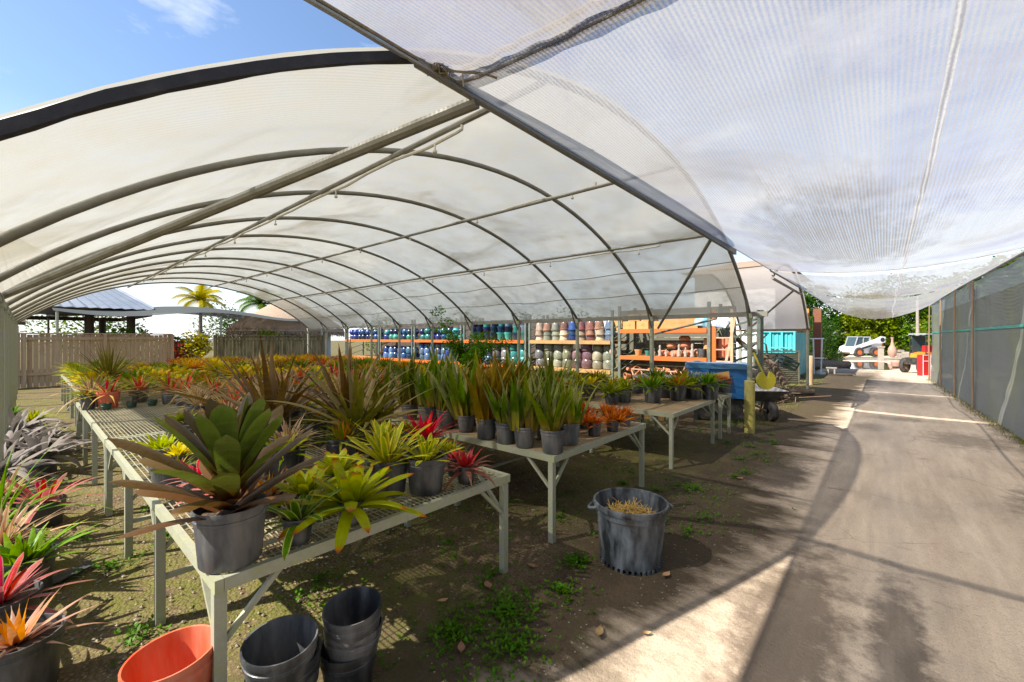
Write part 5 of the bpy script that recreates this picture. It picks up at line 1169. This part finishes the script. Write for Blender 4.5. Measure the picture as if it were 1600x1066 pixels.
def loader():
    t = thing('skid_steer_loader', 'white compact loader with orange rear door and orange wheel rims beyond the puddle', 'loader', (-1.45, 46.1, .12), FW)
    m = MB(); m.prism([(-1.35, .42), (-1.2, .3), (.95, .3), (1.15, .55), (1.15, 1.35), (.7, 1.4), (-.5, .95), (-1.3, .8)], -.62, .62); m.build('body', M['whitepaint'], t)
    m = MB(); m.prism([(-.98, .85), (.2, .85), (.2, 1.6), (-.72, 1.62)], -.5, .5); m.build('cab_glass', M['glass'], t)
    m = MB()
    for x0, z0, x1, z1 in ((-1.0, .85, -.74, 1.64), (.22, .85, .22, 1.64), (-.3, .9, -.27, 1.64)):
        for y in (-.52, .52): m.bar((x0, y, z0), (x1, y, z1), .06)
    m.box((-.25, 0, 1.66), (1.05, 1.1, .07)); m.build('cab_frame', M['greywall'], t)
    for y in (-.72, .72):
        m = MB(); m.prism([(1.0, 1.62), (1.25, 1.4), (1.0, 1.2), (.3, 1.2), (-1.3, .66), (-1.5, .3), (-1.38, .28), (-1.15, .55), (-.2, .75), (.45, .98), (.75, 1.0), (1.05, 1.05), (1.3, 1.3), (1.28, 1.62), (1.1, 1.7)] and [(-1.5, .28), (-1.34, .25), (-1.1, .62), (.4, 1.12), (.95, 1.12), (1.3, 1.2), (1.32, 1.66), (1.0, 1.7), (.5, 1.45), (-1.2, .85)], y - .06, y + .06); m.build('lift_arm', M['whitepaint'], t)
        m = MB(); m.prism([(-.85, .63), (.2, .97), (.2, .88), (-.8, .55)], y - .065 * (1 if y > 0 else 1), y + .066); m.build('arm_slot', M['dark'], t)
        m = MB(); m.lathe([(.02, -.09), (.2, -.09), (.2, .09), (.02, .09)], 20); o = m.build('pivot', M['dark'], t); o.location = (1.08, y, 1.42); o.rotation_euler = (pi / 2, 0, 0); o.scale = (.9, .9, .85)
        for x in (-.85, .52):
            m = MB(); m.lathe([(.2, -.14), (.33, -.15), (.395, -.1), (.4, 0), (.395, .1), (.33, .15), (.2, .14)], 26); wh = m.build('wheel', M['black'], t); wh.location = (x, y * .98, .4); wh.rotation_euler = (pi / 2, 0, 0)
            m = MB(); m.lathe([(.02, -.12), (.1, -.13), (.18, -.11), (.22, -.13), (.22, .13), (.18, .11), (.1, .13), (.02, .12)], 20); m.build('rim', M['orange'], wh)
    m = MB(); m.box((1.24, 0, .78), (.2, 1.1, .85)); d = m.build('rear_door', M['orange'], t)
    m = MB(); m.box((1.345, -.1, .62), (.012, .5, .09)); m.box((1.345, .1, .85), (.012, .4, .05)); m.build('badge', M['whitepaint'], d)
    m = MB(); m.box((1.26, -.553, .7), (.13, .012, .1)); m.build('badge', M['whitepaint'], d)
loader()
m = MB(); m.lathe([(.16, 0), (.22, .03), (.36, .3), (.38, .5), (.3, .8), (.16, 1.05), (.1, 1.3), (.09, 1.55), (.14, 1.7), (.15, 1.75), (.11, 1.75), (.07, 1.5)], 24); o = m.build('clay_urn', M['pinkclay']); o.location = (.5, 49, .05); o.scale = (.85, .85, .98); tag(o, 'tall pinkish clay urn with a narrow neck beyond the puddle', 'urn')
m = MB(); m.lathe([(.14, 0), (.22, .06), (.26, .3), (.16, .44), (.2, .47), (.17, .47), (.1, .3)], 20); o = m.build('clay_urn', M['pinkclay']); o.location = (.5, 32.6, .02); tag(o, 'small squat pinkish urn at the near edge of the puddle', 'urn')
m = MB(); m.box((0, 0, .5), (.34, .34, 1.0)); m.box((0, 0, 1.03), (.44, .44, .08)); m.box((0, 0, .05), (.44, .44, .1)); o = m.build('stone_pedestal', M['stone']); o.location = (-.2, 41, 0); tag(o, 'pale stone pedestal between the loader and the urn', 'pedestal')
for i, (x, y, s, nm) in enumerate(((1.2, 47, .9, 'pale stone block right of the clay urn'), (1.2, 43, .6, 'pale stone slab pile right of the pedestal'), (1.0, 36, .5, 'small stone planter beside the squat urn'))):
    m = MB(); m.box((0, 0, .25), (.9 * s, .5, .5 * s), .3); m.box((.1, .05, .55 * s), (.6 * s, .45, .16 * s), -.2); m.box((-.2, 0, .7 * s), (.35 * s, .3, .2 * s), .5); o = m.build('stone_blocks', M['stone']); o.location = (x, y, 0); tag(o, nm, 'stone', 'stone pieces at the end of the drive')
t = thing('long_bench_slab', 'long pale stone kerb behind the puddle under the loader', 'kerb', (-.9, 43.0, 0), FW)
m = MB(); m.box((0, 0, .06), (6.2, .9, .12)); m.build('slab', M['stone'], t)
def tractor():
    t = thing('utility_tractor', 'black utility tractor with canopy frame, glass and orange-yellow hood near the fence end', 'tractor', (1.38, 28.2, 0), FW); t.scale = (.62, .8, .95)
    m = MB(); m.prism([(-.95, .45), (.9, .45), (.95, .75), (-.2, .82), (-.95, .78)], -.45, .45); m.build('chassis', M['black'], t)
    m = MB(); m.prism([(-.55, .8), (1.0, .8), (1.0, 1.0), (.1, 1.08), (-.5, .98)], -.4, .4); m.build('hood', plain('hood_orange', (.7, .3, .03), .4, 0, (.7, .1, .02), 3, .7), t)
    m = MB(); m.box((.2, 0, 1.98), (1.35, 1.1, .07)); m.build('canopy', M['greywall'], t)
    for x in (-.4, .82):
        for y in (-.5, .5):
            m = MB(); m.bar((x, y, .8), (x, y, 1.96), .05); m.build('canopy_post', M['dark'], t)
    m = MB(); m.box((.2, .42, 1.4), (1.1, .02, 1.0)); m.build('windscreen', M['glass'], t)
    m = MB(); m.box((.25, -.1, 1.2), (.4, .4, .4)); m.build('seat', M['red'], t)
    for x, r in ((-.75, .38), (.65, .46)):
        for y in (-.55, .55):
            m = MB(); m.lathe([(r * .5, -.12), (r * .85, -.13), (r, -.08), (r, .08), (r * .85, .13), (r * .5, .12)], 24); wh = m.build('wheel', M['black'], t); wh.location = (x, y, r); wh.rotation_euler = (pi / 2, 0, 0)
            m = MB(); m.lathe([(.02, -.08), (r * .5, -.1), (r * .52, .1), (.02, .08)], 16); m.build('rim', M['rust'], wh)
tractor()
t = thing('red_cabinet', 'red steel cabinet with white edges beside the tractor at the fence end', 'cabinet', (1.32, 26.4, 0), FW)
t.scale = (.62, .7, .95)
m = MB(); m.box((0, 0, .5), (.55, .4, .98)); m.build('body', M['red'], t)
m = MB()
for x in (-.27, .27): m.box((x, -.205, .5), (.03, .02, 1.0))
for z in (.02, .7, .98): m.box((0, -.207, z), (.56, .02, .03))
m.build('edging', M['whitewall'], t)
m = MB(); m.tube([(0, 0, 0), (.03, 0, 2.2), (.02, .05, 4.4)], [.12, .1, .08], 8); o = m.build('utility_pole', M['stone']); o.location = (1.75, 42, 0); tag(o, 'pale grey pole standing before the trees above the tractor', 'pole')
m = MB(); pts = [Vector((-1.6 + .55 * i, .06 * sin(i * 2), .0)) for i in range(7)]; m.tube(pts, [.24, .26, .25, .27, .24, .22, .2], 12)
o = m.build('mossy_log', M['bark']); o.location = (-2.7, 29.0, .2); o.rotation_euler = (0, 0, FW + .1); tag(o, 'mossy fallen trunk lying at the left edge of the drive end', 'log')
m = MB(); m.box((0, 0, .3), (.4, .35, .05)); m.box((-.12, 0, .14), (.06, .3, .28)); m.box((.12, 0, .14), (.06, .3, .28)); o = m.build('garden_stool', M['stone']); o.location = (-1.85, 24.6, .01); tag(o, 'low stone stool on the grass near the wooden post', 'stool')
m = MB(); m.box((0, 0, .03), (.9, .14, .04), .4); m.box((.2, .1, .07), (.7, .12, .04), -.3); o = m.build('scrap_boards', M['darkwood']); o.location = (-1.5, 24.0, .02); tag(o, 'dark scrap boards on the ground beside the stool', 'boards')

# ---------------------------------------------------------------- beyond the far end of the tunnel
def board_fence(y0, y1, x, h, mat, label):
    t = thing('board_fence', label, 'fence', (x, y0, 0)); n_ = int((y1 - y0) / .14)
    m = MB(); rg = random.Random(int(y0 * 10) + 3)
    for i in range(n_): m.box((rg.uniform(-.008, .008), (i + .5) * .14, h / 2 + rg.uniform(-.015, .015)), (.022, .128, h))
    m.build('boards', M[mat], t, False)
    for z in (h * .25, h * .92):
        m = MB(); m.box((.04, (y1 - y0) / 2, z), (.05, y1 - y0, .09)); m.build('rail', M[mat], t)
    m = MB(); m.box((.012, (y1 - y0) / 2, h + .03), (.12, y1 - y0 + .04, .04)); m.build('cap', M[mat], t)
    k = max(2, round((y1 - y0) / 2.2) + 1)
    for i in range(k):
        m = MB(); m.box((.06, (y1 - y0) * i / (k - 1), h / 2), (.09, .09, h + .02)); m.build('post', M[mat], t)
board_fence(-6.0, 3.95, -22, 1.82, 'fencewood', 'tan vertical board fence at the left far end of the tunnel')
board_fence(5.4, 10.2, -22, 1.78, 'mosswood', 'darker mossy board fence right of the gap at the far end')
t = thing('pavilion', 'open pavilion with a silvery sheet metal hip roof beyond the tan fence', 'pavilion', (-31, -1.0, 0))
m = MB(); rw, zl, zt = 5.0, 3.0, 6.6
e = [(-rw, -rw, zl), (rw, -rw, zl), (rw, rw, zl), (-rw, rw, zl)]
def seam_face(m, p, q, a, b, nn=26):
    p, q, a, b = map(Vector, (p, q, a, b)); nrm = (q - p).cross(a - p).normalized(); rows = []
    for i in range(nn + 1):
        for d_ in (0, .35):
            f = min(1, (i + d_) / nn); off = nrm * (.045 if d_ == 0 else .0); rows.append((m.vert(p.lerp(q, f) + off), m.vert(a.lerp(b, f) + off)))
    for x, y in zip(rows, rows[1:]): m.face([x[0], y[0], y[1], x[1]])
tp = [(-.4, -.4, zt), (.4, -.4, zt), (.4, .4, zt), (-.4, .4, zt)]
for i in range(4): seam_face(m, e[i], e[(i + 1) % 4], tp[i], tp[(i + 1) % 4])
m.face([m.vert(p) for p in tp]); m.build('roof', M['steelroof'], t, False)
for i in range(4):
    m = MB(); m.tube([Vector(e[i]) + Vector((0, 0, .05)), Vector(tp[i]) + Vector((0, 0, .05))], .07, 6); m.build('hip_cap', M['steelroof'], t)
    m = MB(); a, b = Vector(e[i]), Vector(e[(i + 1) % 4]); m.bar(a * .98 + Vector((0, 0, -.12)), b * .98 + Vector((0, 0, -.12)), .1, .22); m.build('fascia', M['darkwood'], t)
for x, y in ((rw - 1, rw - .7), (rw - .9, -rw + 1), (rw - 1.2, rw - 2.1), (-rw + 1, rw - 1), (-rw + 1, -rw + 1)):
    m = MB(); m.tube([(x, y, -.1), (x, y, zl - .1)], .16, 12); m.build('post', M['darkwood'], t)
t = thing('low_shed', 'low dark-roofed shed standing behind the tan fence at the left', 'shed', (-26.8, -2.4, 0))
m = MB(); m.prism([(-1.6, 2.35), (1.6, 2.2), (1.65, 2.32), (0, 2.9), (-1.6, 2.75)], -3.2, 2.4); m.build('roof', M['darkwood'], t)
m = MB(); m.box((-.6, -.3, 1.1), (1.6, 5.0, 2.2)); m.build('wall', M['whitewall'], t)
m = MB(); m.tube([(1.3, -.9, 0), (1.3, -.9, 2.2)], .17, 12); m.build('post', M['stake'], t)
t = thing('shade_canopy', 'wide dark grey shade canopy stretched between the pavilion and the thatched hut', 'canopy', (-30, 5.2, 0))
m = MB(); nx = ny = 20
for i in range(nx + 1):
    for j in range(ny + 1): u, v = i / nx, j / ny; m.vert((-4 + 10 * u, -4.5 + 10.5 * v, 2.75 + .5 * (1 - u) * sin(pi * v) + .35 * sin(pi * u) - .15 * sin(3 * pi * v) * u))
for i in range(nx):
    for j in range(ny): a = i * (ny + 1) + j; m.face([a, a + ny + 1, a + ny + 2, a + 1])
m.build('cloth', M['net_grey'], t, True)
for x, y in ((5.9, -4.4), (5.9, 1), (5.9, 5.9), (-3.9, -4.4), (-3.9, 5.9)):
    m = MB(); m.tube([(x, y, 0), (x, y, 2.75)], .045, 8); m.build('post', M['galv'], t)
t = thing('thatched_hut', 'round thatched hut with blue-grey walls and a dark window behind the mossy fence', 'hut', (-27.5, 10.6, 0)); t.scale = (1, 1, .88)
m = MB(); m.lathe([(2.4, 0), (2.4, 2.6)], 32); m.build('wall', M['greywall'], t)
m = MB(); rf = [(2.2, 2.3), (3.05, 2.2), (3.2, 2.35), (2.9, 2.85), (2.0, 3.5), (1.0, 4.2), (.15, 4.7), (.01, 4.72)]; m.lathe(rf, 40, capb=False)
rg = random.Random(8)
for k in range(900):
    a = rg.uniform(0, 6.28); q = 3.12; z = rg.uniform(2.2, 2.5); m.bar((q * cos(a), q * sin(a), z + .12), ((q + .06) * cos(a + rg.uniform(-.02, .02)), (q + .06) * sin(a), z - rg.uniform(.1, .24)), .03, .02)
m.build('thatch_roof', M['thatch'], t)
aw = radians(-20); m = MB(); m.box((2.42 * cos(aw), 2.42 * sin(aw), 1.9), (.06, 1.0, .9), aw); wd = m.build('window', M['glass'], t)
m = MB()
for s_ in (-.52, .52): m.box((2.45 * cos(aw) - s_ * sin(aw), 2.45 * sin(aw) + s_ * cos(aw), 1.9), (.06, .06, 1.0), aw)
m.build('frame', M['darkwood'], wd)
def palm(x, y, h, mat, label, seed, fl):
    t = thing('palm_tree', label, 'palm', (x, y, 0)); rg = random.Random(seed)
    m = MB(); m.tube([(0, 0, -.1), (.1, 0, h * .5), (.05, .05, h)], [.17, .13, .1], 10); m.build('trunk', M['bark'], t)
    for k in range(15):
        m = MB(); az = k * 2.4 + rg.uniform(-.2, .2); el = 1.25 - 1.35 * k / 15; p = Vector((0, 0, h)); seg = 11; lr = rg.random(); pts = []
        for j in range(seg + 1):
            q = j / seg; e2 = el - 1.7 * q ** 1.5; d = Vector((cos(az) * cos(e2), sin(az) * cos(e2), sin(e2))); pts.append((p.copy(), d)); p = p + d * fl / seg
        for j, (pp, d) in enumerate(pts):
            sd = Vector((-sin(az), cos(az), 0)); q = j / seg; ln = fl * .32 * sin(pi * min(.98, .12 + .85 * q))
            for s_ in (-1, 1):
                for o_ in (0, .5):
                    b = pp + d * fl / seg * o_; tip = b + sd * s_ * ln + d * ln * .55 + Vector((0, 0, -ln * .5)); w_ = d * .05 * fl / 1.8
                    m.face([m.vert(b - w_, lt=.2, ls=1, lr=lr, lk=.5), m.vert(b + w_, lt=.2, ls=1, lr=lr, lk=.5), m.vert(tip, lt=.9, ls=0, lr=lr, lk=.5)])
        m.build('frond', M[mat], t, True)
M['palmyellow'] = leaf_mat('yellow_palm', (.35, .34, .02), (.48, .42, .02), (.5, .38, .04), rand=.1, trans=.35)
palm(-39.5, 8.8, 4.6, 'palmyellow', 'yellow-leaved palm rising behind the grey canopy', 3, 2.0)
palm(-40, 13.2, 4.6, 'leafmid', 'green feathery palm right of the yellow one', 4, 2.2)
for i, q in enumerate(((-24.5, 4.7, 1.7, 1.0, 1800, 'leafmid', 'green bush in the gap between the two board fences'), (-25.5, 3.2, 2.2, 1.1, 1500, 'leafmid', 'leafy bush poking above the tan fence'), (-24.6, 8.6, 2.1, .9, 1200, 'leaflight', 'yellow-green bush behind the mossy fence'))):
    tree(*q, 'bush', .14, 60 + i, .1)
tree(-23.6, 5.2, 1.9, .7, 1200, 'palmyellow', 'bright yellow croton bush in the fence gap', 'bush', .13, 71, .5)
M['crim'] = leaf_mat('crimson_bush', (.2, .03, .03), (.3, .05, .05), (.35, .12, .06), rand=.2)
tree(-23.8, 4.45, 1.5, .6, 900, 'crim', 'dull crimson bush in the fence gap beside the yellow one', 'bush', .1, 72, .4)
tree(-43, 3, 5.0, 3.2, 3000, 'leafmid', 'broad green tree far behind the pavilion', 'leafy_tree', .22, 73, .2)
tree(-44, 12, 4.2, 3.0, 2600, 'leafdark', 'dark green tree far behind the thatched hut', 'leafy_tree', .22, 74, .2)
for i in range(6):
    tree(-38 + i * 5, 24 + 2 * (i % 2) + i * .8, 3.4, 2.6, 1800, ('leafmid', 'leafdark')[i % 2], f'green boundary tree, {ORD[i]} from the left in the line behind the racks', 'leafy_tree', .24, 90 + i, .1)
